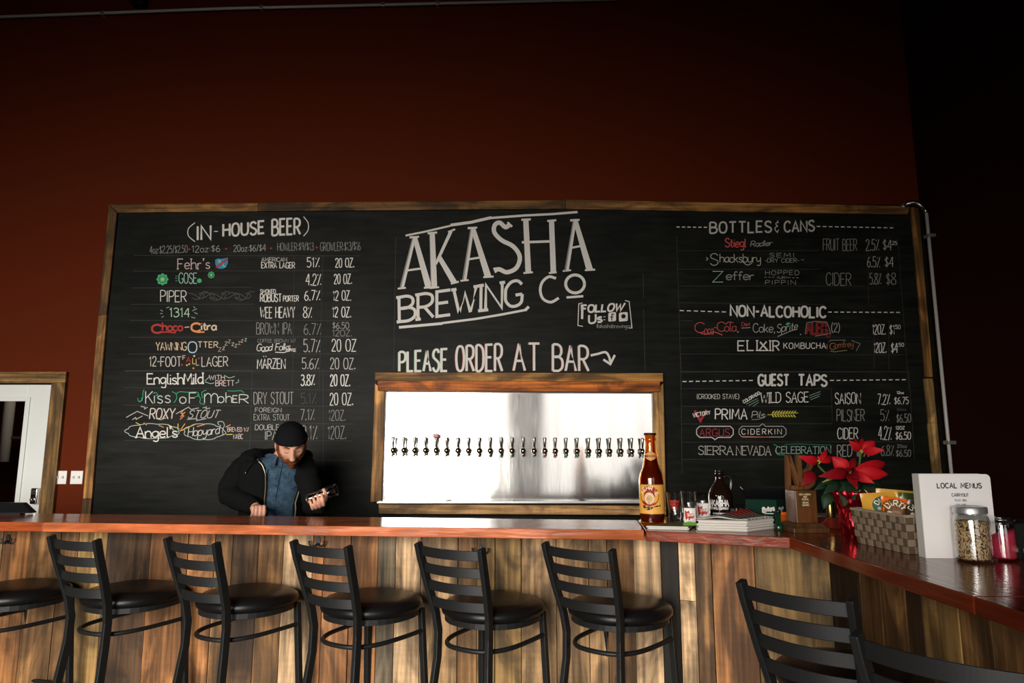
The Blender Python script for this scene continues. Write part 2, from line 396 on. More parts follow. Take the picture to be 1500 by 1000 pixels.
def layout(s, gap=1.5, jit=0.0, serif=False):
    x, out = 0.0, []
    for ch in s:
        w, d = GL[ch]
        dy = random.uniform(-jit, jit)
        if d:
            for st in d.split('|'):
                pts = [(x + a, b + dy) for a, b in parse(st)]
                out.append(pts)
                if serif and not st.startswith('~'):
                    for e, e2 in ((pts[0], pts[1]), (pts[-1], pts[-2])):
                        if abs(e[1]-e2[1]) > 2*abs(e[0]-e2[0]) and (e[1] - dy < .3 or e[1] - dy > 9.7): out.append([(e[0] - .95, e[1]), (e[0] + .95, e[1])])
        x += w + gap
    return out, x - gap
LAYER = [0]
def ribbon(mb, pts, w, mapper, col):
    """a flat stroke of width w along 2-D points, laid on a surface by mapper(x, y); later strokes lie a hair higher"""
    LAYER[0] = (LAYER[0] + 1) % 12
    P = [pts[0]]
    for p in pts[1:]:
        if math.hypot(p[0]-P[-1][0], p[1]-P[-1][1]) > 1e-6: P.append(p)
    if len(P) < 2: return
    ws = w if isinstance(w, (list, tuple)) else None
    L, Rr = [], []
    for i, p in enumerate(P):
        a, b = P[max(i-1, 0)], P[min(i+1, len(P)-1)]
        def nrm(u, v):
            dx, dy = v[0]-u[0], v[1]-u[1]; l = math.hypot(dx, dy) or 1; return (-dy/l, dx/l)
        n1 = nrm(a, p) if i > 0 else nrm(p, b); n2 = nrm(p, b) if i < len(P)-1 else n1
        nx, ny = n1[0]+n2[0], n1[1]+n2[1]; l = math.hypot(nx, ny)
        if l < .5: nx, ny, l = n1[0], n1[1], 1
        nx, ny = nx/l, ny/l
        k = min(1/max(nx*n1[0] + ny*n1[1], .45), 1.9)
        h = (ws[0] + (ws[1]-ws[0])*i/(len(P)-1) if ws else w)*.5*k
        ex = 0
        L.append(mapper(p[0]+nx*h, p[1]+ny*h)); Rr.append(mapper(p[0]-nx*h, p[1]-ny*h))
    n = len(P)
    mb.add(L + Rr, [(i, i+1, n+i+1, n+i) for i in range(n-1)], col)
def write(mb, s, quad, w, mapper, col, gap=1.5, jit=.25, serif=False):
    """letters fitted to four corners TL TR BR BL (2-D, any units), stroke width w in the same units"""
    st, W = layout(s, gap, jit, serif)
    (ax, ay), (bx, by), (cx, cy), (dx, dy) = quad
    def q(x, y):
        u, v = x/W, y/10.0
        return ((dx*(1-u)+cx*u)*(1-v) + (ax*(1-u)+bx*u)*v, (dy*(1-u)+cy*u)*(1-v) + (ay*(1-u)+by*u)*v)
    for i, pts in enumerate(st):
        cc = col[i % len(col)] if isinstance(col, list) else col
        ribbon(mb, [q(*p) for p in pts], w, mapper, cc)
def rect(x0, y0, x1, y1, dl=0, dr=0, sl=0):
    """TL TR BR BL; dl/dr drop the left/right end, sl slants"""
    return ((x0+sl, y0+dl), (x1+sl, y0+dr), (x1, y1+dr), (x0, y1+dl))
def fill(mb, pts, mapper, col):
    mb.add([mapper(*p) for p in pts], [list(range(len(pts)))], col)
def disc(cx, cy, rx, ry=None, n=20, a0=0, a1=360):
    ry = rx if ry is None else ry
    return [(cx + rx*math.cos(R(a0+(a1-a0)*k/n)), cy + ry*math.sin(R(a0+(a1-a0)*k/n))) for k in range(n if a1-a0 == 360 else n+1)]
# ------------------------------------------------------------------ the room
XL, XR, YB, ZC = -7.0, 2.99, 4.80, 5.3
def holed_wall(mb, u0, u1, v0, v1, holes, P, th):
    """rectangular wall with rectangular openings; P(u, v, d) -> 3-D, d = 0 face, 1 back"""
    us = sorted({u0, u1, *[h[0] for h in holes], *[h[1] for h in holes]})
    vs = sorted({v0, v1, *[h[2] for h in holes], *[h[3] for h in holes]})
    for i in range(len(us)-1):
        for j in range(len(vs)-1):
            a, b, c, d = us[i], us[i+1], vs[j], vs[j+1]
            if any(h[0] <= a and b <= h[1] and h[2] <= c and d <= h[3] for h in holes): continue
            mb.hexa([P(a,c,0),P(b,c,0),P(b,c,th),P(a,c,th),P(a,d,0),P(b,d,0),P(b,d,th),P(a,d,th)])
DOOR = (-4.2, -3.215, 0.0, 1.862)
mb = MB(); holed_wall(mb, XL, XR + .2, 0, ZC, [DOOR], lambda u, v, d: Vector((u, YB + d, v)), .15)
struct(mb.build('wall_back', M['wall']))
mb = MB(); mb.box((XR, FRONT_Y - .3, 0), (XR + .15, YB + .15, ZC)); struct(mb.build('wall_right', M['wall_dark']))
mb = MB(); mb.box((XL - .15, FRONT_Y - .3, 0), (XL, YB + .15, ZC)); struct(mb.build('wall_left', M['wall']))
mb = MB(); holed_wall(mb, XL, XR, 0, ZC, WINS, lambda u, v, d: Vector((u, FRONT_Y - d, v)), .22)
struct(mb.build('wall_front', M['plain']))
mb = MB(); mb.box((XL, FRONT_Y - .3, -.1), (XR + .2, YB + .15, 0)); struct(mb.build('floor', M['floor']))
mb = MB(); mb.box((XL, FRONT_Y - .3, ZC), (XR + .2, YB + .15, ZC + .1)); struct(mb.build('ceiling', M['ceiling']))
for k, (x0, x1, z0, z1) in enumerate(WINS):
    mb = MB(); y0, y1 = FRONT_Y - .13, FRONT_Y - .07
    for a, b, c, d in ((x0, x1, z0, z0+.06), (x0, x1, z1-.06, z1), (x0, x0+.06, z0+.06, z1-.06), (x1-.06, x1, z0+.06, z1-.06)):
        mb.box((a, y0, c), (b, y1, d))
    bars = [-3.9, -2.75, -1.5] if k == 0 else [1.16, 1.86]
    for x in bars: mb.box((x-.022, y0+.01, z0+.06), (x+.022, y1-.01, z1-.06))
    struct(mb.build('window_%d' % (k + 1), M['black_metal']))

# ------------------------------------------------------------------ the white door at the left
x0, x1, z0, z1 = DOOR
door = thing('door_1', ((x0+x1)/2, YB + .06, 0), 'white half-glass door in a rough wood casing at the left end', 'door')
door['kind'] = 'structure'
gx1 = at(42, 588, YB + .05).x; gz1, gz0 = 1.74, .98
gx0 = x0 + (x1 - gx1)
mb = MB(); a, b = YB + .03, YB + .075
for bx in ((x0+.008, gx0, .005, z1-.008), (gx1, x1-.008, .005, z1-.008), (gx0, gx1, .005, gz0), (gx0, gx1, gz1, z1-.008)):
    mb.box((bx[0], a, bx[2]), (bx[1], b, bx[3]))
mb.build('door_panel', M['white'], door, bevel=.003)
mb = MB(); m_ = .028
for bx in ((gx0-m_, gx0+.004, gz0-m_, gz1+m_), (gx1-.004, gx1+m_, gz0-m_, gz1+m_), (gx0+.004, gx1-.004, gz0-m_, gz0+.004), (gx0+.004, gx1-.004, gz1-.004, gz1+m_)):
    mb.box((bx[0], a-.010, bx[2]), (bx[1], a+.001, bx[3]))
mb.build('glazing_bead', M['white'], door, bevel=.003)
mb = MB(); mb.box((gx0, a+.02, gz0), (gx1, a+.026, gz1)); mb.build('glass_pane', M['glass'], door)
p = at(53, 726, a)
mb = MB(); mb.box((p.x-.024, a-.028, p.z-.055), (p.x+.024, a, p.z+.055)); kp = mb.build('keypad_lock', M['chrome'], door, bevel=.008)
mb = MB()
for i in range(3):
    for j in range(2): mb.box((p.x-.013+i*.010, a-.031, p.z+.014+j*.016), (p.x-.006+i*.010, a-.028, p.z+.026+j*.016))
mb.build('keypad_button', M['darkchrome'], kp)
mb = MB(); mb.lathe([(.013, 0), (.013, .012), (.009, .022)], 16, Matrix.Translation((p.x, a-.028, p.z-.024)) @ Matrix.Rotation(R(90), 4, 'X')); mb.build('thumb_turn', M['darkchrome'], kp)
# casing of reclaimed boards
cas = thing('trim_1', (x1, YB, 0), 'reclaimed wood casing around the white door', 'door casing'); cas['kind'] = 'structure'
cw = .115
mb = MB(); mb.box((x1-.012, YB-.03, 0), (x1+cw-.03, YB, z1-.0), lin(132, 98, 52)); mb.build('jamb_board', M['plank_z'], cas, bevel=.003)
mb = MB(); mb.box((x0-cw+.03, YB-.03, 0), (x0+.012, YB, z1), lin(124, 92, 50)); mb.build('jamb_board', M['plank_z'], cas, bevel=.003)
mb = MB(); mb.box((x0-cw+.03, YB-.031, z1), (x1+cw-.03, YB, at(98, 545, YB).z), lin(134, 100, 54)); mb.build('head_board', M['plank_x'], cas, bevel=.003)
# back room seen through the pane
mb = MB(); q = YB + .16
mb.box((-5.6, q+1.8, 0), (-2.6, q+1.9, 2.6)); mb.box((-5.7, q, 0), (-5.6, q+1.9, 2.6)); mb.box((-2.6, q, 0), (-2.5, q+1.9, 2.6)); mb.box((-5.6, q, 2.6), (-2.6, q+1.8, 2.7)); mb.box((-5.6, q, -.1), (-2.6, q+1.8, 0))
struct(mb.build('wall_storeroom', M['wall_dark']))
mb = MB(); pa, pb = at(16, 575, 6.2), at(4, 676, 6.2)
mb.tube([(pa.x, 6.2, 2.58), (pa.x, 6.2, pb.z)], .045, 16); tag(mb.build('downpipe', M['plastic_white']), 'pale vertical pipe in the dark room behind the door glass', 'pipe')
mb = MB(); s_ = at(20, 641, 6.35); mb.box((-5.55, 6.2, s_.z-.012), (-2.65, 6.6, s_.z+.012), lin(90, 80, 66)); tag(mb.build('wall_shelf', M['matte']), 'thin shelf in the dark room behind the door glass', 'shelf')
lp = bpy.data.lights.new('storeroom_fill', 'POINT'); lp.energy = 26; lp.shadow_soft_size = .1; lp.color = (1, .9, .75)  # added fill light, no known fixture; brightens the room behind the pane
lo = bpy.data.objects.new('storeroom_fill', lp); lo.location = (-3.1, 5.15, 2.3); COL.objects.link(lo)

# ------------------------------------------------------------------ switch plates
for k, (px, lab, tog) in enumerate(((89.5, 'white double light switch plate next to the door casing', (-.014,)), (113, 'white double light switch plate next to the chalkboard frame', (-.018, .018)))):
    c = at(px, 699, YB); t = thing('light_switch', (c.x, YB, c.z), lab, 'light switch', 'switch plates on the red wall')
    mb = MB(); mb.box((c.x-.042, YB-.008, c.z-.045), (c.x+.042, YB, c.z+.045)); mb.build('cover_plate', M['plastic_white'], t, bevel=.003)
    for d in (-.018, .018):
        mb = MB(); mb.box((c.x+d-.005, YB-.018, c.z-.006), (c.x+d+.005, YB-.008, c.z+.010), lin(205, 200, 186)); mb.build('toggle', M['matte'], t)

# ------------------------------------------------------------------ conduits
t = thing('conduit_pipe', at(330, 12, YB), 'thin metal conduit running high along the red back wall', 'pipe')
c0, c1 = at(-60, 27, YB-.03), at(905, -1, YB-.03)
mb = MB(); mb.tube([c0, at(330, 12.5, YB-.03), c1], .011, 10); mb.build('pipe_run', M['pipe_paint'], t)
for px in (150, 382, 560, 640):
    f = (px + 60)/965; c = c0.lerp(c1, f); c.z = at(px, 20 - (px-150)*.0295 if px < 330 else 12.5-(px-330)*.0235, YB-.03).z
    mb = MB(); mb.box((c.x-.012, YB-.045, c.z-.016), (c.x+.012, YB, c.z+.016)); mb.build('pipe_clamp', M['galv'], t, bevel=.002)
c = at(207, 8, YB)
mb = MB(); mb.box((c.x-.05, YB-.07, c.z-.03), (c.x+.05, YB, c.z+.10)); mb.box((c.x-.012, YB-.09, c.z-.02), (c.x+.012, YB-.07, c.z+.0))
tag(mb.build('junction_box', M['black_metal'], bevel=.004), 'small black box on the red wall above the high conduit', 'junction box')

XP = XR - .035
top = hit(1357, 312, (XP, 0, 0), Vector((1, 0, 0)))
t = thing('downpipe', (XP, top.y, 0), 'metal pipe with a curved top in the right corner of the room', 'pipe')
mb = MB(); mb.tube([(XP, top.y, 0), (XP, top.y, top.z)], .0115, 12); mb.build('pipe_run', M['pipe_paint'], t)
mb = MB(); e = Vector((XP, top.y, top.z))
arc = [e + Vector((-.0, 0, 0))] + [e + Vector((-.07*(1-math.cos(R(a))), .03*math.sin(R(a)), .09*math.sin(R(a)))) for a in (15, 35, 55, 75, 90)] + [e + Vector((-.10, .05, .088)), e + Vector((-.112, .06, .07))]
mb.tube(arc, .017, 12); mb.build('pipe_elbow', M['darkchrome'], t)
mb = MB(); mb.tube([e + Vector((-.112, .06, .078)), e + Vector((-.112, .12, .078))], .018, 12); mb.build('wall_flange', M['galv'], t)
for py in (345, 648):
    c = hit(1362 if py < 400 else 1386, py, (XP, 0, 0), Vector((1, 0, 0)))
    mb = MB(); mb.box((XP-.018, top.y-.03, c.z-.012), (XR, top.y+.03, c.z+.012)); mb.build('pipe_clamp', M['galv'], t, bevel=.002)
# ------------------------------------------------------------------ chalkboard wall
YF = YB - .028                                   # face of the board
board = thing('chalkboard', (0, YB, 2.0), 'huge framed chalkboard menu covering the wall behind the bar', 'chalkboard')
xl, xr, zt = at(170, 312, YF).x, at(1336, 314, YF).x + .02, at(840, 305, YF).z
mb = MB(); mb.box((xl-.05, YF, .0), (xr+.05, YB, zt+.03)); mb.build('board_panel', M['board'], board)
YFR = YF - .022
def frame_board(pts, Y0, Y1, col, axis, name='frame_board', par=None):
    """a plank with its four front corners given (BL BR TR TL); depth Y0 (front) .. Y1 (back)"""
    P = [at(x, y, Y0) for x, y in pts]; m = MB()
    B = [Vector((p.x, Y1, p.z)) for p in P]
    m.hexa([P[0], P[1], B[1], B[0], P[3], P[2], B[2], B[3]], col)
    return m.build(name, M['plank_x'] if axis == 'X' else M['plank_z'], par if par is not None else board, bevel=.004)
dk, md, lt = lin(112, 78, 38), lin(162, 114, 58), lin(190, 148, 90)
frame_board([(172, 311), (378, 309), (378, 297), (159, 299)], YFR, YF, md, 'X')
frame_board([(378, 309), (829, 305.5), (829, 292.8), (378, 296.5)], YFR, YF, dk, 'X')
frame_board([(829, 305.5), (1330, 314), (1333, 301.5), (829, 292)], YFR, YF, md, 'X')
frame_board([(143.5, 462), (156, 460), (171, 311), (159, 299)], YFR, YF, dk, 'Z')
frame_board([(121, 730), (134, 730), (156, 460), (143.5, 462)], YFR, YF, md, 'Z')
frame_board([(96, 960), (113, 960), (134, 730), (121, 730)], YFR, YF, dk, 'Z')
frame_board([(1356, 552), (1367, 552), (1346, 303), (1335, 303)], YFR, YF, md, 'Z')
frame_board([(1361, 619), (1373, 619), (1367, 554), (1354, 554)], YFR, YF, lt, 'Z')
frame_board([(1383, 860), (1396, 860), (1373, 619), (1360, 619)], YFR, YF, lt, 'Z')

# ---- lettering: small helpers working in the crops the photograph was read from
BM = lambda x, y: at(x, y, YF - .0008 - .00012*LAYER[0])
CROPS = {'a': (140, 290, 3.5714), 'b': (140, 530, 3.5714), 'c': (540, 290, 3.3333), 'd': (970, 290, 3.5714), 'e': (970, 520, 3.5714)}
WH, DIM, FAINT = (.78, .74, .68), (.30, .29, .27), (.11, .11, .10)
RED, TEAL, GRN, YEL, ORG, BLU, PNK, TAN = (.50,.06,.05), (.40,.62,.52), (.06,.42,.20), (.72,.55,.12), (.85,.33,.12), (.12,.36,.55), (.62,.38,.36), (.75,.56,.38)
class Chalk:
    def __init__(s, crop): s.ox, s.oy, s.k = CROPS[crop]; s.mb = MB()
    def map(s, x, y): return BM(s.ox + x/s.k, s.oy + y/s.k)
    def t(s, txt, x0, y0, x1, y1, w=6, col=WH, dl=0, dr=0, sl=0, **k):
        write(s.mb, txt, rect(x0, y0, x1, y1, dl, dr, sl), w*(.74 if w < 9 else .88), s.map, col, **k); return s
    def q(s, txt, quad, w=6, col=WH, **k): write(s.mb, txt, quad, w, s.map, col, **k); return s
    def l(s, pts, w=3, col=WH, sm=False): ribbon(s.mb, smooth_pts(pts) if sm else pts, w, s.map, col); return s
    def d(s, pts, col=WH): fill(s.mb, pts, s.map, col); return s
    def dash(s, x0, y0, x1, y1, n, w=5, col=WH):
        for i in range(n):
            u, v = i/n, (i+.6)/n
            s.l([(x0+(x1-x0)*u, y0+(y1-y0)*u), (x0+(x1-x0)*v, y0+(y1-y0)*v)], w, col)
        return s
    def done(s, name): return s.mb.build(name, M['chalk'], board)
def row(crop, items, name=None):
    for it in items:
        it = list(it); kw = it.pop() if isinstance(it[-1], dict) else {}
        n_ = name or ('strength_figure' if '%' in it[0] else 'size_and_price' if ('$' in it[0] or 'OZ' in it[0].upper() or it[0][0] == '.') else 'menu_line')
        Chalk(crop).t(*it, **kw).done(n_)

# big brewery name, stroke by stroke
c = Chalk('c')
def bar(x0, y0, x1, y1, w0, w1=None, col=WH):
    ribbon(c.mb, [(x0, y0), (x0+(x1-x0)*.5, y0+(y1-y0)*.5), (x1, y1)], (w0, w1 or w0), c.map, col)
SH = (.30, .285, .26)
def letterA(ax, ay, lx, ly, rx, ry, cy):
    bar(ax-8, ay, lx-3, ly, 7, 7, SH); bar(ax, ay, lx+8, ly, 13, 13); bar(ax+2, ay, rx, ry, 22, 32)
    bar(ax-24, ay-3, ax+22, ay-6, 11, 9); bar(lx-14, ly, lx+26, ly-4, 8); bar(rx-24, ry, rx+26, ry-3, 9)
    f = (cy-ay)/(ly-ay); g = (cy-ay)/(ry-ay)
    bar(ax+(lx-ax)*f, cy+4, ax+(rx-ax)*g, cy-8, 10)
letterA(224, 195, 156, 442, 294, 438, 350)
bar(300, 178, 307, 432, 7, 7, SH); bar(311, 174, 321, 436, 24, 27); bar(288, 172, 334, 168, 10); bar(298, 440, 344, 435, 8)
bar(328, 322, 402, 162, 13, 16); bar(388, 166, 422, 152, 9); bar(344, 288, 418, 412, 22, 28); bar(402, 418, 440, 408, 9)
letterA(508, 150, 462, 404, 584, 386, 296)
ribbon(c.mb, smooth_pts([(690, 128), (668, 142), (640, 120), (616, 132), (614, 168), (650, 206), (706, 236), (738, 286), (722, 340), (676, 362), (640, 348), (618, 350)]), 21, c.map, WH)
bar(678, 118, 700, 140, 9, 12); bar(612, 340, 622, 364, 10, 10)
bar(757, 112, 768, 362, 7, 7, SH); bar(768, 108, 780, 364, 25, 27); bar(746, 106, 792, 104, 10); bar(756, 366, 802, 362, 9)
bar(893, 110, 902, 364, 25, 27); bar(872, 112, 916, 108, 10); bar(880, 366, 918, 362, 9); bar(748, 216, 892, 211, 12)
letterA(1008, 112, 962, 356, 1080, 352, 240)
c.done('brewery_name')
c = Chalk('c'); c.l([(180, 183), (270, 165), (400, 135)], 9).l([(400, 132), (500, 118), (600, 95)], 14).l([(600, 97), (760, 85), (900, 78), (1020, 68)], 11); c.done('underline_flourish')
c = Chalk('c')
c.q('BREWING', ((148, 484), (752, 398), (748, 522), (150, 603)), 14.5, serif=True, gap=1.25, jit=.1)
c.done('brewery_name'); c = Chalk('c')
c.l([(915, 392), (880, 384), (848, 410), (838, 452), (852, 492), (890, 508), (928, 488)], 13, sm=True)
c.l(disc(1008, 419, 46, 44, 24) + [(1054, 419)], 14).l([(966, 485), (1048, 479)], 11)
c.done('brewery_name')
c = Chalk('c'); c.l([(148, 631), (360, 612)], 13).l([(360, 610), (520, 590), (640, 570), (772, 545)], 11).l([(764, 548), (782, 530)], 14); c.done('underline_flourish')
c = Chalk('c')
c.l([(1044, 512), (1026, 516), (1022, 622), (1046, 626)], 4).l([(1252, 500), (1272, 505), (1286, 634), (1270, 634)], 4)
c.q('FOLLOW', ((1040, 524), (1252, 512), (1240, 548), (1042, 558)), 9).l([(1044, 524), (1042, 590)], 11).q('Us:', ((1076, 572), (1154, 560), (1154, 600), (1076, 614)), 9)
for x0, x1 in ((1170, 1208), (1222, 1265)):
    c.d([(x0+5, 559), (x1-5, 556), (x1, 561), (x1, 596), (x1-4, 600), (x0+4, 603), (x0, 598), (x0, 564)], WH)
DK = (.02, .022, .02)
c2 = Chalk('c'); c2.map = lambda x, y: at(540 + x/3.3333, 290 + y/3.3333, YF - .0026 - .00012*LAYER[0])
c2.l([(1198, 568), (1190, 566), (1187, 574), (1187, 598)], 5, DK).l([(1179, 581), (1196, 580)], 4, DK).d(disc(1244, 577, 11, 11, 16), DK).d(disc(1258, 590, 2, 2, 6), DK)
c.mb.add(c2.mb.v, c2.mb.f, DK)
c.t('#akashabrewingco', 1112, 614, 1282, 634, 3, DIM); c.done('social_note')
c = Chalk('c')
for q_, s_, e_ in ((((150, 752), (384, 736), (383, 844), (150, 845)), 'PLEASE', GRN), (((428, 724), (652, 712), (652, 844), (428, 844)), 'ORDER', RED), (((706, 710), (834, 710), (834, 842), (708, 842)), 'AT', RED), (((900, 714), (1072, 724), (1074, 844), (900, 842)), 'BAR', RED)):
    c.q(s_, tuple((x-5, y+1) for x, y in q_), 6, tuple(v*.8+.06 for v in e_), gap=2.0, jit=0)
    c3 = Chalk('c'); c3.map = lambda x, y: at(540 + x/3.3333, 290 + y/3.3333, YF - .0026 - .00012*LAYER[0])
    c3.q(s_, q_, 11.5, gap=2.0, jit=0); c.mb.add(c3.mb.v, c3.mb.f, WH)
c.l([(1084, 768), (1120, 760), (1155, 752), (1172, 770), (1182, 806)], 11, sm=True).l([(1146, 788), (1180, 810), (1202, 766)], 11); c.done('order_sign')

# left list
row('a', [('IN', 530, 148, 602, 220, 12, WH, 0, -5, {'gap': 1.8}), ('-', 620, 142, 640, 206, 6), ('HOUSE', 668, 138, 882, 202, 12, WH, 0, -18, {'gap': 2.0}), ('BEER', 924, 114, 1070, 196, 12, WH, 0, -8, {'gap': 2.0}), ('(', 482, 138, 520, 218, 6), (')', 1088, 108, 1114, 190, 6)], 'heading')
row('a', [('4oz:$2.25/$2.50', 284, 252, 480, 290, 3.6, DIM, 0, -5), ('12oz:$6', 505, 250, 650, 284, 3.8, (.4,.38,.35), 0, -4), ('20oz:$6/$4', 722, 246, 890, 280, 3.8, (.4,.38,.35), 0, -4), ('HOWLER:$9/$13', 952, 236, 1140, 276, 3.6, DIM, 0, -4), ('GROWLER:$13/$16', 1176, 232, 1385, 276, 3.6, DIM, 0, -4)], 'price_line')
c = Chalk('a'); [c.d(disc(x, y, 5, 5, 8), RED) for x, y in ((490, 268), (683, 265), (918, 263), (1157, 258))]; c.done('red_dots')
c = Chalk('a'); c.t("Fehr's", 430, 318, 598, 370, 6, (.66, .50, .46), serif=True)
c.d([(626, 322), (640, 316), (658, 318), (692, 312), (692, 340), (682, 362), (664, 370), (640, 368), (626, 346)], (.06, .30, .46)); c.done('menu_line')
c = Chalk('a'); c.map = lambda x, y: at(140 + x/3.5714, 290 + y/3.5714, YF - .0026 - .00012*LAYER[0])
c.l([(630, 364), (688, 318)], 9, RED).t('X', 640, 322, 656, 338, 3).t('L', 668, 342, 680, 358, 3); c.done('shield_emblem')
row('a', [('AMERICAN', 868, 311, 1000, 332, 4.5, (.5,.47,.43)), ('EXTRA LAGER', 868, 336, 1042, 366, 5.5)])
row('a', [('51%', 1106, 312, 1172, 362, 6)]); row('a', [('20 OZ.', 1255, 315, 1352, 362, 6)])
c = Chalk('a'); c.t('GOSE', 436, 392, 530, 446, 5, TEAL).l([(418, 408), (428, 408)], 3, GRN).l([(416, 420), (428, 420)], 3, GRN).l([(418, 432), (428, 432)], 3, GRN)
for x, y, r in ((350, 425, 29), (543, 432, 12), (605, 402, 17)):
    c.d([(x + r*(1+.12*math.cos(8*R(a)))*math.cos(R(a)), y + r*(1+.12*math.cos(8*R(a)))*math.sin(R(a))) for a in range(0, 360, 12)], (.10, .50, .22))
c.done('menu_line')
c = Chalk('a'); c.map = lambda x, y: at(140 + x/3.5714, 290 + y/3.5714, YF - .0026 - .00012*LAYER[0])
for x, y, r in ((350, 425, 29), (605, 402, 17)):
    c.l(disc(x, y, r*.62, None, 20) + [(x + r*.62, y)], 3, (.02, .16, .07)); c.d(disc(x, y, r*.28, None, 12), (.5, .62, .2))
c.done('green_flowers')
row('a', [('4.2%', 1101, 396, 1180, 455, 6)]); row('a', [('20 OZ.', 1248, 398, 1340, 448, 6)])
row('a', [('PIPER', 340, 484, 475, 542, 5.5)])
c = Chalk('a')
for i, x in enumerate((505, 560, 620, 690, 750)):
    y = 512 + (4 if i % 2 else -4); s = 1 if i % 2 else -1
    c.l([(x-20, y+12*s), (x+10, y+4*s), (x+45, y-18*s), (x+62, y-2*s), (x+46, y+12*s), (x+36, y+2*s)], 3, FAINT, True).l([(x, y-14*s), (x+30, y-22*s), (x+56, y+16*s), (x+80, y+18*s)], 3, FAINT, True)
c.done('scroll_ornament')
row('a', [('SMOKED', 862, 478, 942, 498, 4.5), ('ROBUST', 862, 502, 972, 542, 6.5), ('PORTER', 982, 511, 1062, 540, 5.5)])
row('a', [('6.7%', 1093, 484, 1175, 535, 6)]); row('a', [('12 OZ.', 1243, 485, 1335, 535, 6)])
c = Chalk('a'); c.t('1314', 388, 576, 492, 622, 6, (.48, .68, .50))
for p in (((340,585),(352,592)), ((338,604),(350,604)), ((345,624),(356,618)), ((370,575),(386,570)), ((512,566),(520,576)), ((516,598),(534,606)), ((500,622),(522,628)), ((506,590),(530,578))): c.l(list(p), 4, (.3, .38, .32))
c.done('menu_line')
row('a', [('WEE HEAVY', 862, 570, 1042, 626, 6)]); row('a', [('8%', 1087, 570, 1132, 626, 6)]); row('a', [('12 OZ.', 1240, 570, 1335, 622, 6.5)])
c = Chalk('a'); c.t('C', 296, 662, 345, 704, 12, RED).t('hoco', 350, 652, 455, 694, 9, RED, gap=1.0).l([(330, 702), (375, 700), (420, 704)], 7, RED).l([(466, 676), (490, 674)], 6, PNK)
c.t('C', 502, 656, 548, 698, 12, ORG).t('itra', 552, 650, 632, 690, 9, TAN, gap=1.0).l([(530, 702), (570, 700)], 7, ORG); c.done('menu_line')
row('a', [('BROWN IPA', 842, 652, 1025, 712, 4.5, DIM)]); row('a', [('6.7%', 1090, 656, 1180, 714, 4.5, DIM)]); row('a', [('$6.50', 1240, 650, 1325, 682, 4, (.4,.38,.35)), ('12OZ.', 1240, 690, 1340, 722, 4, DIM)])
c = Chalk('a'); c.t('YAWNING', 316, 754, 475, 796, 6, TAN, gap=1.0).q('O', ((484, 752), (530, 752), (530, 808), (484, 808)), 6, (.45, .58, .66)).t('TTER', 536, 752, 640, 782, 5.5, TAN, gap=2)
for i, (x, y, s) in enumerate(((642,782,16),(664,778,12),(676,752,14),(694,742,12),(712,756,12),(728,764,12),(746,750,12),(762,740,10),(780,734,10))): c.t('Z', x, y, x+s, y+s+4, 3.2, (PNK, TAN, (.4,.6,.55))[i % 3])
c.done('menu_line')
row('a', [('COFFEE BROWN W/', 848, 737, 1045, 755, 2.6, DIM)])
c = Chalk('a'); c.t('Good Folks', 842, 764, 1018, 800, 5, WH, 0, -6, 6, gap=.6).t('COFFEE', 996, 788, 1048, 802, 3.6).l([(872, 804), (905, 798)], 4).l([(940, 806), (985, 808), (1010, 800)], 4); c.done('menu_line')
row('a', [('5.7%', 1088, 740, 1175, 806, 5.5, (.5,.47,.43))]); row('a', [('20 OZ', 1236, 738, 1362, 800, 6)])
c = Chalk('a'); c.t('12-FOOT', 282, 830, 448, 880, 6, (.62,.56,.5)).t('F', 456, 824, 470, 846, 4.5, TAN).t('A', 474, 832, 498, 858, 4.5, RED).t('L', 508, 836, 522, 866, 4.5, YEL).t('L', 526, 842, 542, 874, 4.5, (.6,.5,.3)).t('LAGER', 556, 830, 692, 880, 6, (.62,.56,.5))
for x, y, k in ((452, 872, RED), (478, 874, YEL), (516, 826, WH), (540, 838, RED), (512, 890, ORG), (490, 868, YEL)): c.d([(x+7*math.cos(R(a))*(1 if i % 2 == 0 else .45), y+7*math.sin(R(a))*(1 if i % 2 == 0 else .45)) for i, a in enumerate(range(0, 360, 36))], k)
c.done('menu_line')
c = Chalk('a'); c.t('MARZEN', 846, 840, 992, 892, 5.5).d(disc(880, 828, 3, 3, 6)).d(disc(892, 828, 3, 3, 6)); c.done('menu_line')
row('a', [('5.6%', 1080, 836, 1168, 894, 5.5, (.5,.47,.43))]); row('a', [('20 OZ.', 1228, 836, 1358, 893, 6, (.5,.47,.43))])
c = Chalk('a'); c.t('English', 270, 918, 458, 972, 8, WH, gap=.9, serif=True).t('Mild', 462, 916, 564, 970, 8.5, WH, gap=.9, serif=True)
c.done('menu_line')
c = Chalk('a'); c.t('WITH', 594, 926, 675, 950, 4.5, (.7, .56, .5)).t('BRETT', 628, 954, 725, 982, 4.5, (.7, .56, .5)).l([(572, 955), (590, 940), (598, 928)], 3, TEAL, True).l([(680, 930), (700, 940), (728, 932)], 3, TEAL, True).l([(732, 968), (746, 962), (748, 948)], 3, TEAL, True).l([(572, 960), (600, 970), (620, 966)], 3, TEAL, True); c.done('menu_line')
row('a', [('3.8%', 1075, 924, 1146, 980, 7)]); row('a', [('20 OZ.', 1228, 924, 1330, 982, 7)])
c = Chalk('b'); c.t('K', 262, 152, 300, 216, 6, (.62,.66,.6)).t('iss', 304, 150, 392, 214, 6, (.62,.66,.6)).t('oF', 440, 160, 525, 216, 6, (.62,.66,.6), gap=2.4).t('m', 570, 130, 640, 214, 6, (.62,.66,.6)).t('oh', 640, 160, 712, 214, 6, (.62,.66,.6)).t('E', 718, 176, 742, 212, 6, (.62,.66,.6)).t('R', 752, 170, 800, 216, 6, (.62,.66,.6))
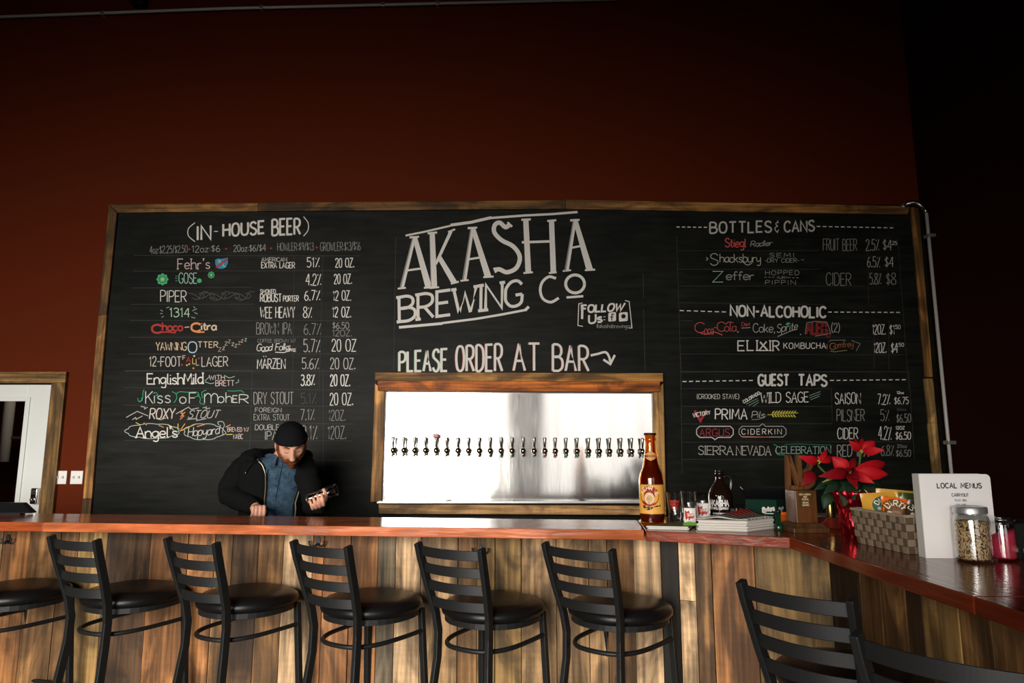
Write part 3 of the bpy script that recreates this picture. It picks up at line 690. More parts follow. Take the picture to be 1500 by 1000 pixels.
for p in ([(220,188),(226,206),(244,200),(238,186)], [(230,210),(246,190),(248,160),(254,144)], [(400,155),(420,166),(424,190),(410,214)], [(420,168),(440,156),(480,158),(530,158),(540,176),(520,182)], [(532,170),(548,190),(546,214),(570,222)], [(560,190),(556,160),(580,146)], [(690,150),(720,152),(760,150),(776,160)], [(300,165),(316,160),(326,174),(310,176)]): c.l(p, 3.4, GRN, True)
c.done('menu_line')
row('b', [('DRY STOUT', 828, 158, 1035, 220, 4.5, (.42,.4,.37))]); row('b', [('5.1%', 1075, 162, 1155, 218, 4, FAINT)]); row('b', [('20 OZ.', 1226, 162, 1346, 224, 5.5)])
c = Chalk('b'); c.t('ROXY', 282, 242, 412, 296, 8, (.66,.58,.5), sl=6, gap=1.2).done('menu_line')
c = Chalk('b'); c.t('STOUT', 482, 252, 640, 292, 5, (.55,.52,.47), sl=16)
for p in ([(160,290),(218,258),(275,282)], [(192,302),(210,290),(212,300),(246,282)], [(236,232),(258,236),(256,246),(272,236)], [(420,272),(486,236),(500,248),(540,240)], [(560,240),(580,236),(578,246),(600,240)], [(478,300),(530,296),(528,306),(580,296)], [(318,296),(340,302),(368,292)]): c.l(p, 4, (.5,.48,.44))
for p in ([(462,250),(446,268),(458,270),(444,288)], [(468,262),(452,280),(462,282),(442,300)]): c.l(p, 4, ORG)
c.done('menu_line')
row('b', [('FOREIGN', 835, 240, 972, 262, 4, (.4,.38,.35)), ('EXTRA STOUT', 828, 274, 1015, 305, 4, (.36,.34,.31))]); row('b', [('7.1%', 1072, 248, 1145, 304, 4.5, (.36,.34,.31))]); row('b', [('12OZ.', 1220, 252, 1306, 306, 4, DIM)])
c = Chalk('b'); c.t("Angel's", 212, 340, 428, 394, 8, WH, gap=.9, serif=True).done('menu_line')
c = Chalk('b'); c.t('Hopyard', 482, 338, 648, 384, 5, (.62,.6,.55), 6, -8, 6, gap=.7)
def cloud(x0, y0, x1, y1, n):
    pts = []
    for i in range(int(n*6)+1):
        a = 2*math.pi*i/(n*6); k = 1 + .10*abs(math.sin(a*n/2))
        pts.append(((x0+x1)/2 + (x1-x0)/2*k*math.cos(a), (y0+y1)/2 + (y1-y0)/2*k*math.sin(a)))
    c.l(pts, 3.4, (.45, .52, .52))
cloud(165, 325, 430, 398, 9); cloud(468, 325, 662, 404, 8)
c.l([(645, 330), (640, 314), (664, 312), (674, 330), (668, 352), (682, 372), (662, 384)], 3.4, (.45,.52,.52), True)
for p, k in (((210,316,236,330),YEL), ((330,330,356,342),ORG), ((378,326,408,356),YEL), ((432,322,430,352),YEL), ((468,322,446,354),ORG), ((440,362,520,326),YEL), ((530,338,572,326),ORG), ((680,340,706,328),ORG), ((684,380,716,378),YEL), ((252,318,268,330),YEL)): c.l([(p[0],p[1]),(p[2],p[3])], 4, k)
c.done('menu_line')
row('b', [('BREWED W/', 690, 342, 800, 364, 3.6, (.66,.5,.44)), ('NABC', 722, 377, 770, 402, 3.8, (.6,.5,.46))])
row('b', [('DOUBLE', 835, 328, 960, 355, 4, (.45,.43,.4)), ('IPA', 886, 362, 950, 406, 4.5, (.45,.43,.4))]); row('b', [('9.1%', 1080, 332, 1160, 404, 4.5, (.36,.34,.31))]); row('b', [('12OZ.', 1216, 336, 1310, 402, 4, (.36,.34,.31))])
# right list
c = Chalk('d'); c.t('BOTTLES', 250, 124, 570, 180, 10, (.6,.57,.52), 3, -3, gap=2.2).t('&', 590, 122, 610, 180, 5).t('CANS', 640, 124, 795, 178, 10, (.6,.57,.52), 0, -6, gap=2); c.dash(75, 151, 246, 153, 6).dash(808, 148, 1222, 156, 13); c.done('heading')
c = Chalk('d'); c.t('Stiegl', 330, 212, 438, 256, 8, (.62,.10,.08), gap=.9).done('menu_line')
c = Chalk('d'); c.t('Radler', 462, 226, 575, 254, 3.6, (.5,.48,.44), 0, -6, 4, gap=.6); c.done('menu_line')
row('d', [('FRUIT BEER', 842, 214, 1018, 274, 4.5, DIM)]); row('d', [('2.5%', 1066, 216, 1135, 274, 4.5, (.45,.43,.4)), ('$4', 1155, 218, 1200, 272, 5, (.5,.48,.44)), ('.25', 1198, 226, 1228, 244, 3.2)])
c = Chalk('d'); c.t('S', 252, 292, 292, 352, 5, (.45,.5,.4)).t('hacksbury', 302, 292, 515, 336, 5, (.5,.5,.4), gap=.8).l([(420, 332), (445, 350), (470, 340)], 4, (.45,.5,.4), True).l([(230, 310), (240, 318), (230, 326)], 3, TEAL).done('menu_line')
c = Chalk('d'); c.t('SEMI', 562, 288, 690, 309, 3, (.38,.4,.36), gap=3).t('-DRY CIDER-', 538, 316, 716, 337, 3, (.38,.4,.36)).t('<', 726, 316, 742, 330, 3, DIM); c.done('menu_line')
row('d', [('6.5%', 1073, 307, 1140, 362, 4.5, (.5,.48,.44)), ('$4', 1165, 308, 1210, 360, 5, (.5,.48,.44))])
c = Chalk('d'); c.t('Z', 264, 384, 318, 440, 5, TEAL).t('effer', 335, 384, 480, 428, 6.5, (.34,.33,.3), gap=.7).done('menu_line')
c = Chalk('d'); c.t('HOPPED', 540, 379, 716, 402, 3, (.36,.36,.33), gap=2.6).t('PIPPIN', 540, 430, 698, 452, 3, (.36,.36,.33), gap=2.8).dash(535, 414, 596, 414, 3, 3, DIM).dash(660, 416, 722, 417, 3, 3, DIM).t('>UK<', 600, 408, 655, 422, 3, DIM); c.done('menu_line')
row('d', [('CIDER', 858, 392, 988, 456, 4.5, DIM)]); row('d', [('5.8%', 1086, 392, 1146, 450, 4.5, (.36,.34,.31)), ('$8', 1172, 392, 1222, 452, 4.5, (.36,.34,.31))])
c = Chalk('d'); c.t('NON-ALCOHOLIC', 358, 566, 856, 620, 12, WH, -3, 4, gap=1.8).dash(92, 588, 348, 596, 7).dash(868, 596, 1256, 598, 12); c.done('heading')
c = Chalk('d'); c.t('C', 172, 652, 222, 704, 5, (.6,.10,.10)).t('oca', 222, 664, 268, 712, 4.5, (.6,.10,.10), gap=.8).l([(272, 678), (284, 677)], 4, (.6,.1,.1)).t('C', 288, 648, 328, 696, 5, (.6,.10,.10)).t('ola', 326, 652, 388, 698, 4.5, (.6,.10,.10), gap=.8).l([(196, 704), (230, 712), (270, 700), (315, 716)], 5, (.6,.1,.1), True).l([(330, 660), (350, 648), (372, 652)], 4, (.6,.1,.1), True)
c.t(',', 394, 682, 400, 700, 4).done('menu_line')
c = Chalk('d'); c.t('Diet', 416, 650, 460, 668, 3, (.6,.1,.1), gap=.8).l([(414, 680), (462, 677)], 3, PNK); c.done('menu_line')
c = Chalk('d'); c.t('Coke,', 476, 656, 590, 702, 4.5, (.5,.48,.44), gap=1).done('menu_line')
c = Chalk('d'); c.t('Sprite', 600, 658, 708, 700, 4.5, (.5,.5,.44), 4, -14, 4, gap=1).l([(604, 724), (660, 700), (706, 684)], 3, (.5,.5,.44)).d([(644, 662), (656, 650), (668, 652), (662, 664)], (.06,.5,.3)).t(',', 722, 698, 728, 712, 4); c.done('menu_line')
c = Chalk('d'); c.t('ALE8', 752, 650, 860, 712, 15, (.24, .03, .03), gap=.6).t('o', 860, 670, 880, 730, 8, (.24,.03,.03)).l([(748, 712), (756, 652), (800, 644), (862, 650), (882, 706), (860, 712), (800, 722)], 3, DIM).t('(2)', 886, 655, 928, 700, 5, (.42,.4,.37)); c.done('menu_line')
row('d', [('12OZ.', 1101, 662, 1168, 712, 5), ('$1', 1190, 662, 1216, 712, 5), ('.50', 1214, 664, 1246, 684, 3.6)])
c = Chalk('d'); c.t('ELI', 396, 746, 500, 797, 8, WH, gap=2, serif=True).l([(512, 752), (552, 797)], 8).l([(546, 750), (506, 797), (552, 797), (528, 768)], 7).t('IR', 562, 746, 612, 797, 8, WH, gap=2, serif=True).done('menu_line')
c = Chalk('d'); c.t('KOMBUCHA', 636, 757, 856, 787, 5, gap=2.2).l([(862, 764), (862, 790)], 3, DIM); c.done('menu_line')
c = Chalk('d'); c.t('G', 878, 758, 906, 792, 4.5, (.5,.16,.06)).t('omfrey', 904, 752, 1000, 784, 3.6, (.4,.14,.06), 2, -8, gap=.7).l([(872, 752), (880, 744), (960, 742)], 3, DIM).l([(990, 744), (1036, 762), (1014, 800)], 3, DIM).l([(880, 800), (900, 804), (968, 796)], 3, (.4,.25,.1)); c.done('menu_line')
row('d', [('12OZ.', 1108, 757, 1172, 808, 5.5), ('$4', 1198, 757, 1232, 808, 5.5), ('.50', 1232, 758, 1264, 776, 3.6)])
c = Chalk('e'); c.t('GUEST', 504, 102, 662, 158, 12, WH, gap=2).t('TAPS', 714, 104, 860, 160, 12, WH, gap=2).dash(106, 138, 488, 132, 11).dash(878, 132, 1288, 128, 12); c.done('heading')
c = Chalk('e'); c.t('(CROOKED STAVE)', 182, 204, 402, 228, 3.6, (.6,.57,.52)).q('COLORADO', ((420, 238), (506, 190), (512, 204), (428, 252)), 3.6).done('menu_line')
c = Chalk('e'); c.t('WILD SAGE', 516, 198, 765, 250, 6, WH, 0, -6, gap=1.4, serif=True)
for p in ((770,212,828,190), (770,224,828,202), (776,234,824,214), (440,256,500,226), (452,264,504,236), (474,268,506,246)): c.l([(p[0],p[1]),(p[2],p[3])], 2.6, (.3,.42,.36))
c.done('menu_line')
row('e', [('SAISON', 905, 197, 1038, 254, 5.5)]); row('e', [('7.2%', 1128, 205, 1192, 258, 5)]); row('e', [('12oz', 1228, 190, 1264, 202, 4), ('$6.75', 1215, 220, 1288, 256, 4.5)])
c = Chalk('e'); c.l([(170, 290), (200, 344), (232, 286)], 13, (.40, .04, .05)); c.q('VICTORY', ((160, 304), (250, 290), (252, 308), (162, 326)), 4).done('menu_line')
c = Chalk('e'); c.t('PRIMA', 278, 282, 444, 336, 8, WH, gap=1.6).t('Pils', 468, 294, 536, 328, 4, (.55,.52,.48), 0, 0, 5, gap=.8).l([(468, 338), (510, 334), (544, 318)], 3, DIM, True)
c.l([(550, 312), (712, 302)], 3, YEL)
for i in range(9):
    x = 572 + i*14; c.d([(x, 310), (x+4, 298), (x+18, 288), (x+12, 302)], (.62,.56,.08)).d([(x, 312), (x+8, 312), (x+16, 326), (x+6, 322)], (.62,.56,.08))
c.done('menu_line')
row('e', [('PILSNER', 914, 284, 1058, 344, 5, DIM)]); row('e', [('5%', 1142, 286, 1188, 344, 4.5, DIM)]); row('e', [('20oz', 1228, 278, 1276, 290, 3, FAINT), ('$6.50', 1226, 308, 1300, 352, 4.5, DIM)])
c = Chalk('e'); c.t('ARGUS', 196, 386, 352, 424, 5, (.36,.05,.06), gap=2)
def bubble(x0, y0, x1, y1, w, col, tip, up):
    m_ = (x0+x1)/2; r = 16
    top = [(x0, y0+r), (x0+r, y0)] + ([(m_-16, y0), (m_, y0+tip), (m_+16, y0)] if up else []) + [(x1-r, y0), (x1, y0+r)]
    bot = [(x1, y1-r), (x1-r, y1)] + ([] if up else [(m_+16, y1), (m_, y1+tip), (m_-16, y1)]) + [(x0+r, y1), (x0, y1-r), (x0, y0+r)]
    c.l(top + bot, w, col)
bubble(180, 372, 372, 430, 5, (.6,.54,.5), 12, False); bubble(402, 372, 648, 428, 4, (.42,.40,.37), -14, True)
c.done('menu_line')
c = Chalk('e'); c.t('CIDERKIN', 416, 386, 624, 414, 4, WH, gap=3.4).l([(410, 424), (560, 428)], 2.5, RED); c.done('menu_line')
row('e', [('CIDER', 918, 380, 1024, 437, 5.5)]); row('e', [('4.2%', 1132, 374, 1200, 444, 5)]); row('e', [('12OZ', 1222, 372, 1268, 388, 4), ('$6.50', 1222, 402, 1300, 441, 5.5)])
row('e', [('SIERRA', 190, 476, 370, 520, 5, (.5,.48,.44), {'serif': True, 'gap': 1.2}), ('NEVADA', 388, 476, 568, 522, 5, (.5,.48,.44), {'serif': True, 'gap': 1.2})])
c = Chalk('e'); c.t('CELEBRATION', 596, 478, 882, 514, 4.5, (.34,.48,.40), gap=1.4, serif=True).l([(582, 466), (600, 476), (592, 500), (606, 520), (640, 522), (660, 534)], 3, GRN, True).l([(640, 468), (720, 464), (800, 468), (884, 470)], 3, (.03,.24,.14), True); c.done('menu_line')
row('e', [('RED IPA', 916, 470, 1080, 530, 5.5, (.42,.4,.37))]); row('e', [('6.8%', 1146, 472, 1212, 526, 4.5, DIM)]); row('e', [('20oz', 1230, 468, 1280, 484, 3.2, DIM), ('$6.50', 1224, 496, 1300, 530, 4.5, DIM)])
# ruled chalk lines
c = Chalk('a')
RL = (.085, .085, .075)
for x0, y0, x1, y1 in ((200,300,1385,302), (196,382,1380,380), (190,470,820,466), (184,555,830,555), (178,640,1345,640), (172,728,1360,726), (166,815,1375,815), (155,905,1360,905), (1040,300,1030,1000), (1190,300,1170,1000)): c.l([(x0,y0),(x1,y1)], 1.6, RL)
c.ox, c.oy = 140, 530
for x0, y0, x1, y1 in ((150,45,820,45), (150,134,1355,146), (150,226,1350,232), (810,318,1350,325), (150,410,1345,412), (1130,512,1345,515), (820,45,805,470), (1190,40,1192,620)): c.l([(x0,y0),(x1,y1)], 1.6, RL)
c.done('ruled_lines'); c = Chalk('d')
for x0, y0, x1, y1 in ((75,195,100,1000), (75,275,820,275), (80,372,830,372), (85,460,1060,460), (1075,215,1080,550), (92,548,850,556), (95,640,160,642), (95,730,1090,728), (95,815,1265,820), (100,910,1280,908), (1232,210,1290,1000), (1108,640,1108,900), (1185,640,1185,900)): c.l([(x0,y0),(x1,y1)], 1.4, RL)
c.ox, c.oy = 970, 520
for x0, y0, x1, y1 in ((96,85,1290,86), (98,175,890,175), (98,268,890,268), (100,360,890,358), (100,455,1300,452), (100,545,720,545), (96,0,104,620), (885,178,890,345), (1290,90,1320,545)): c.l([(x0,y0),(x1,y1)], 1.4, RL)
c.done('ruled_lines'); c = Chalk('c')
for x0, y0, x1, y1 in ((133,190,122,840), (1340,370,1342,490), (1342,540,1350,845)): c.l([(x0,y0),(x1,y1)], 1.6, RL)
c.done('ruled_lines')
# ------------------------------------------------------------------ tap wall: steel, wood surround, drip tray, 24 taps
YS = YF - .004                                    # steel sheet face
s0, s1 = at(562, 572, YS), at(960, 573, YS); zb = at(560, 735, YS).z
t = thing('steel_backsplash', ((s0.x+s1.x)/2, YF, (s0.z+zb)/2), 'brushed steel sheet behind the row of beer taps', 'backsplash')
LEAN = .017                                       # the sheet leans back a little
mb = MB(); q_ = [(s0.x, YS-LEAN, zb), (s1.x, YS-LEAN, zb), (s1.x, YF-.0004, zb), (s0.x, YF-.0004, zb), (s0.x, YS, s0.z+.02), (s1.x, YS, s0.z+.02), (s1.x, YF-.0004, s0.z+.02), (s0.x, YF-.0004, s0.z+.02)]; mb.hexa(q_); mb.build('steel_sheet', M['steel'], t)
mb = MB(); z1_ = s0.z + .004; z0_ = z1_ - .026; n = 170
for i in range(n):
    x = s0.x + (s1.x-s0.x)*(i+.5)/n; h = (s1.x-s0.x)/n*.33
    mb.add([(x-h, YS, z0_), (x+h, YS, z0_), (x, YS-.005, z0_), (x-h, YS, z1_), (x+h, YS, z1_), (x, YS-.005, z1_)], [(0,2,5,3), (2,1,4,5), (3,5,4), (0,1,2)])
mb.build('ridged_strip', M['chrome'], t)
for x in (s0.x + .008, s1.x - .020):
    mb = MB(); mb.box((x, YS-.02, zb), (x+.012, YS, s0.z)); mb.build('edge_trim', M['galv'], t, bevel=.002)

fr = thing('serving_frame', (0, YF, 1.4), 'reclaimed wood surround of the steel tap wall', 'frame')
Y1 = YF
o1, o2, o3 = YF - .055, YF - .075, YF - .05
frame_board([(549, 558), (971.5, 559), (971.5, 546.3), (549, 545)], o1, Y1, lin(168, 118, 56), 'X', 'frame_board', fr)
frame_board([(553, 572), (967, 573.5), (967, 558.5), (553, 557.5)], o2, Y1, lin(186, 100, 30), 'X', 'header_board', fr)
frame_board([(542.5, 735), (559, 735), (563.5, 573), (549, 561)], o3, Y1, lin(184, 132, 72), 'Z', 'frame_board', fr)
frame_board([(959.5, 742), (976, 742), (972, 561), (957.5, 574.5)], o3, Y1, lin(196, 148, 88), 'Z', 'frame_board', fr)
frame_board([(554.5, 752.3), (976, 754.3), (976, 741), (554.5, 738)], YF - .11, Y1, lin(200, 152, 98), 'X', 'sill_board', fr)

t = thing('drip_tray', (0, YF - .08, 1.05), 'long steel drip tray below the beer taps', 'drip tray')
mb = MB(); a_, b_ = at(552, 736.8, YF-.16), at(966, 738.5, YF-.16); zt_ = at(552, 733.8, YF-.16).z
mb.box((a_.x, YF-.16, a_.z), (b_.x, YS-.0005, zt_ - .004))
mb.box((a_.x, YF-.16, zt_-.004), (b_.x, YF-.152, zt_)); mb.box((a_.x, YF-.16, zt_-.004), (a_.x+.008, YS-.0005, zt_)); mb.box((b_.x-.008, YF-.16, zt_-.004), (b_.x, YS-.0005, zt_))
mb.build('tray_body', M['galv'], t)
mb = MB(); zg = zt_ - .002
for i in range(150):
    x = a_.x + .012 + (b_.x-a_.x-.024)*i/149; mb.box((x-.0032, YF-.148, zg-.0015), (x+.0032, YS-.006, zg))
mb.build('tray_grille', M['chrome'], t)
for px in (657, 853):
    c = at(px, 731.5, YF-.09); mb = MB(); mb.lathe([(.022, 0), (.022, .004), (.016, .004), (.014, .0015)], 20, Matrix.Translation((c.x, YF-.085, zg))); mb.build('drain_ring', M['darkchrome'], t)

TX = [122,174,227,279,331,382,437,488,541,594,647,700,754,808,860,911,963,1017,1073,1125,1175,1230,1282,1335]
CAPS = {0:'r',1:'g',2:'g',5:'g',6:'r',8:'r',9:'g',10:'g',11:'g',14:'r',15:'r',16:'g',17:'g',19:'g',18:'g',23:'g'}
ORD = ['first','second','third','fourth','fifth','sixth','seventh','eighth','ninth','tenth','eleventh','twelfth','thirteenth','fourteenth','fifteenth','sixteenth','seventeenth','eighteenth','nineteenth','twentieth','twenty-first','twenty-second','twenty-third','twenty-fourth']
def tap_meshes():
    A = Matrix.Rotation(R(90), 4, 'X')            # lathe axis z -> out of the wall (-Y)
    d = {}
    mb = MB(); mb.lathe([(.020, 0), (.020, .004), (.016, .008), (.009, .010), (.009, .040)], 20, A); d['shank_flange'] = (mb, M['darkchrome'])
    mb = MB(); mb.ball((0, -.048, 0), (.0195, .019, .0195), 18); mb.tube([(0, -.048, .012), (0, -.050, .028)], [.008, .006], 12); d['faucet_body'] = (mb, M['tapmetal'])
    mb = MB(); mb.tube([(0, -.050, -.008), (0, -.062, -.018), (0, -.068, -.036)], [.0085, .0075, .006], 12); mb.tube([(.007, -.052, -.006), (.009, -.054, -.034)], [.0055, .0045], 10); d['spout'] = (mb, M['darkchrome'])
    mb = MB(); mb.tube([(0, -.050, .026), (0, -.051, .034), (0, -.052, .038), (0, -.058, .086), (0, -.0585, .090)], [.0065, .0065, .007, .0115, .0095], 14); d['tap_handle'] = (mb, M['darkchrome'])
    return d
proto = None
TAPD = tap_meshes()
capm = {k: mat(n_, c_, .4) for k, n_, c_ in (('g', 'green_plastic', (.02, .30, .16)), ('r', 'red_plastic', (.55, .06, .03)))}
for i, cx in enumerate(TX):
    c = at(540 + cx/3.3333, 540 + (396.5 + 6*i/23)/3.3333 + .2, YS - .04)
    lab = 'chrome beer tap, %s from the left in the row on the steel' % ORD[i]
    if i == 4: lab = 'beer tap with the red block handle, fifth from the left'
    if i == 23: lab = 'chrome beer tap at the right end, partly behind the big brown bottle'
    o = thing('beer_tap', (c.x, YS - LEAN*.62, c.z), lab, 'beer tap', 'beer taps on the steel backsplash')
    if proto is None:
        proto = {}
        for k, (m_, ma) in TAPD.items():
            proto[k] = m_.build(k, ma, None); proto[k].parent = o; proto[k].location = (0, 0, 0)
    else:
        for k, src in proto.items():
            q = src.copy(); COL.objects.link(q); q.parent = o; q.location = (0, 0, 0)
    if i in CAPS:
        mb = MB(); mb.tube([(0, -.0675, -.034), (0, -.069, -.044)], [.0075, .006], 12); q = mb.build('spout_plug', capm[CAPS[i]]); q.parent = o
    if i == 4:
        mb = MB(); mb.box((-.022, -.078, .084), (.020, -.046, .112)); q = mb.build('handle_block', mat('red_lacquer', lin(176, 30, 26), .35), None, bevel=.006); q.parent = o; q['label'] = 'red block tap handle'
        mb = MB(); write(mb, 'PEHRL', rect(-.014, -.104, .012, -.094), .0022, lambda x, y: Vector((x, -.0786, -y)), (.75, .6, .55)); z = mb.build('handle_lettering', M['vcol']); z.parent = q
# ------------------------------------------------------------------ the bar: varnished top, barn-board base
ZT, TH = 1.07, .042
SL = .108
F0, F1 = Vector((-4.2, 2.985 + 4.76*SL, 0)), Vector((.56, 2.985, 0))
nin = Vector((SL, 1, 0)).normalized()
D0, D1 = Vector((.5645, 2.964, 0)), Vector((1.083, 2.747, 0))
bt = thing('countertop', (0, 3.2, ZT), 'glossy red-brown varnished wooden bar top running in an L', 'bar top')
RB = lin(184, 100, 60)
def slab(pts, name, m_, col=RB):
    mb = MB(); mb.prism([(p[0], p[1]) for p in pts], ZT - TH, ZT, col); return mb.build(name, m_, bt, bevel=.003)
split = F0.lerp(F1, .422)
slab([F0, split, split + nin*.40, F0 + nin*.40], 'counter_slab', M['bar'], lin(140, 66, 34))
slab([split, F1, F1 + nin*.40, split + nin*.40], 'counter_slab', M['bar'])
seam = Vector((1.72, 3.03, 0))
g = .0025
slab([D0, D1 + Vector((-g, 0, 0)), seam + Vector((-g, .004, 0)), Vector((1.72, 3.50, 0)), Vector((.80, 3.58, 0)), F1 + nin*.40 + Vector((.0045, 0, 0))], 'corner_slab', M['bar'], lin(128, 50, 22))  # same wood, coloured darker: shade on the turned-away corner painted in
slab([D1 + Vector((0, -g, 0)), Vector((1.090, 1.688, 0)), Vector((1.72, 1.688, 0)), seam + Vector((0, -g, 0))], 'wing_slab', M['bar_y'], lin(104, 40, 22))  # both wing slabs darkened as well, their weaker light put into the colour
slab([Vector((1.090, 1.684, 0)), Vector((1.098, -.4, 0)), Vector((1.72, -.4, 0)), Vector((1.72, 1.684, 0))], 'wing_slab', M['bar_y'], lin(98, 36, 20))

base = thing('bar_counter', (0, 3.3, 0), 'bar front clad in upright reclaimed barn boards of mixed browns', 'bar')
OV = .24
m0 = F0 + nin*OV
cdir = (D1 - D0).normalized(); cn = Vector((-cdir.y, cdir.x, 0))
XW = 1.32
def isect(p, d, q, e):
    k = d.x*e.y - d.y*e.x; t = ((q.x-p.x)*e.y - (q.y-p.y)*e.x)/k; return p + d*t
mdir = (F1 - F0).normalized()
C1 = isect(m0, mdir, D0 + cn*OV, cdir); C2 = isect(D0 + cn*OV, cdir, Vector((XW, 0, 0)), Vector((0, 1, 0)))
TONE = {'b': (128, 92, 54), 'd': (82, 58, 36), 'o': (152, 102, 58), 'l': (202, 166, 124), 'g': (122, 106, 82), 't': (168, 132, 90), 'k': (48, 36, 24), 'y': (146, 114, 66), 'r': (138, 88, 46)}
ZU = ZT - TH - .001
def clad(p, d, n, bounds, seq, end, upright=True):
    """boards along direction d from p; bounds are board edges as distances"""
    for i in range(len(bounds) - 1):
        a, b = bounds[i] + .0012, bounds[i+1] - .0012
        kk = random.uniform(.92, 1.08); c = [v*kk for v in TONE[seq[i]]]
        th = .018 + random.uniform(0, .006)
        cuts = [0, ZU]
        if seq[i] == 'l' and random.random() < .5: cuts = [0, random.uniform(.6, .85), ZU]
        for j in range(len(cuts)-1):
            A, B = p + d*a, p + d*b; f = -n*th
            cc = lin(*[min(255, v*(1 if j == 0 else 1.08)) for v in c])
            clad.mb.hexa([(A+f)+Vector((0,0,cuts[j]+.001)), (B+f)+Vector((0,0,cuts[j]+.001)), B+Vector((0,0,cuts[j]+.001)), A+Vector((0,0,cuts[j]+.001)), (A+f)+Vector((0,0,cuts[j+1])), (B+f)+Vector((0,0,cuts[j+1])), B+Vector((0,0,cuts[j+1])), A+Vector((0,0,cuts[j+1]))], cc)
PX = [45, 90, 116, 158, 222, 277, 316, 342, 380, 417, 460, 476, 515, 555, 581, 618, 672, 700, 726, 764, 815, 862, 889]
def along(px, py, p, d, n): return (hit(px, py, p, n) - p).dot(d)
clad.mb = MB()
bd = [along(x, 830, m0, mdir, nin) for x in PX]
lead = [0.0]
while lead[-1] + .16 < bd[0] - .1: lead.append(lead[-1] + random.uniform(.10, .19))
bd = lead + [bd[0]-.14] * (bd[0]-.14 > lead[-1] + .03) + bd + [(C1 - m0).dot(mdir) + .004]
seq = [random.choice('bdotg') for _ in range(len(bd) - 1 - len(PX))] + list('bbydoobdblroogltbyytttb')
clad(m0, mdir, nin, bd, seq, None); clad.mb.build('front_boards', M['plank'], base, bevel=.002)
clad.mb = MB(); bd = [0] + [along(x, 850, C1, cdir, cn) for x in (970, 996, 1020, 1044, 1107)] + [(C2 - C1).dot(cdir) + .004]
clad(C1, cdir, cn, bd, list('lklboy'), None); clad.mb.build('corner_boards', M['plank'], base, bevel=.002)
wn, wdir = Vector((1, 0, 0)), Vector((0, -1, 0))
clad.mb = MB(); bd = [0] + [along(x, y, C2, wdir, wn) for x, y in ((1268, 880), (1300, 890), (1338, 900), (1362, 900), (1417, 920))]
while bd[-1] < 3.2: bd.append(bd[-1] + random.uniform(.10, .2))
clad(C2, wdir, wn, bd, (list('kbbdyb') + [random.choice('bydb') for _ in range(40)])[:len(bd)-1], None); clad.mb.build('wing_boards', M['plank'], base, bevel=.002)
# the framed body behind the boards
mb = MB(); q0, q1 = m0 + nin*.001, C1 + nin*.001
mb.prism([(q0.x, q0.y), (q1.x, q1.y), (q1.x+.05, q1.y+.10), (q0.x, q0.y+.10)], 0, ZU, lin(60, 44, 30))
mb.prism([(C1.x+.002, C1.y+.002), (C2.x+.002, C2.y+.002), (C2.x+.1, C2.y+.1), (C1.x+.06, C1.y+.10)], 0, ZU, lin(60, 44, 30))
mb.prism([(XW+.001, C2.y), (XW+.001, C2.y-3.2), (XW+.10, C2.y-3.2), (XW+.10, C2.y)], 0, ZU, lin(60, 44, 30))
mb.build('carcass', M['matte'], base)
# back counter behind the bar where the barman works
mb = MB(); h0, h1 = F0 + nin*.44, F1 + nin*.44 + Vector((-.1, 0, 0))
mb.prism([(h0.x, h0.y), (h1.x, h1.y), (h1.x, h1.y+.16), (h0.x, h0.y+.16)], .0, .90, lin(40, 40, 40))
tag(mb.build('under_counter', M['black_metal']), 'low black work counter hidden behind the bar', 'counter')

# hooks under the bar top
def hook(px, py, p, n, lab):
    c = hit(px, py, p, n); c = c - n*.024
    ang = math.atan2(n.x, n.y); o = thing('purse_hook', c, lab, 'hook', 'bag hooks on the bar front', rz=-ang)
    mb = MB(); mb.prism([(.011*math.cos(a), .019*math.sin(a)) for a in [2*math.pi*k/16 for k in range(16)]], 0, .004, M=Matrix.Rotation(R(90), 4, 'X')); q = mb.build('back_plate', M['black_hook']); q.parent = o
    for s in (-1, 1):
        mb = MB(); mb.tube([(0, -.006, -.012), (s*.012, -.014, -.022), (s*.026, -.02, -.022), (s*.036, -.022, -.010), (s*.037, -.022, .002)], [.005, .0045, .0045, .004, .0055], 8); q = mb.build('prong', M['black_hook']); q.parent = o
hook(18, 787, m0, nin, 'black double bag hook at the far left, under the bar top')
hook(469, 791, m0, nin, 'black double bag hook beside the third whole ladder-back stool from the left')
hook(706, 801, m0, nin, 'black double bag hook showing above the right post of the fourth whole stool')
hook(1415, 868, C2, wn, 'black bag hook on the dark boards of the right wing')
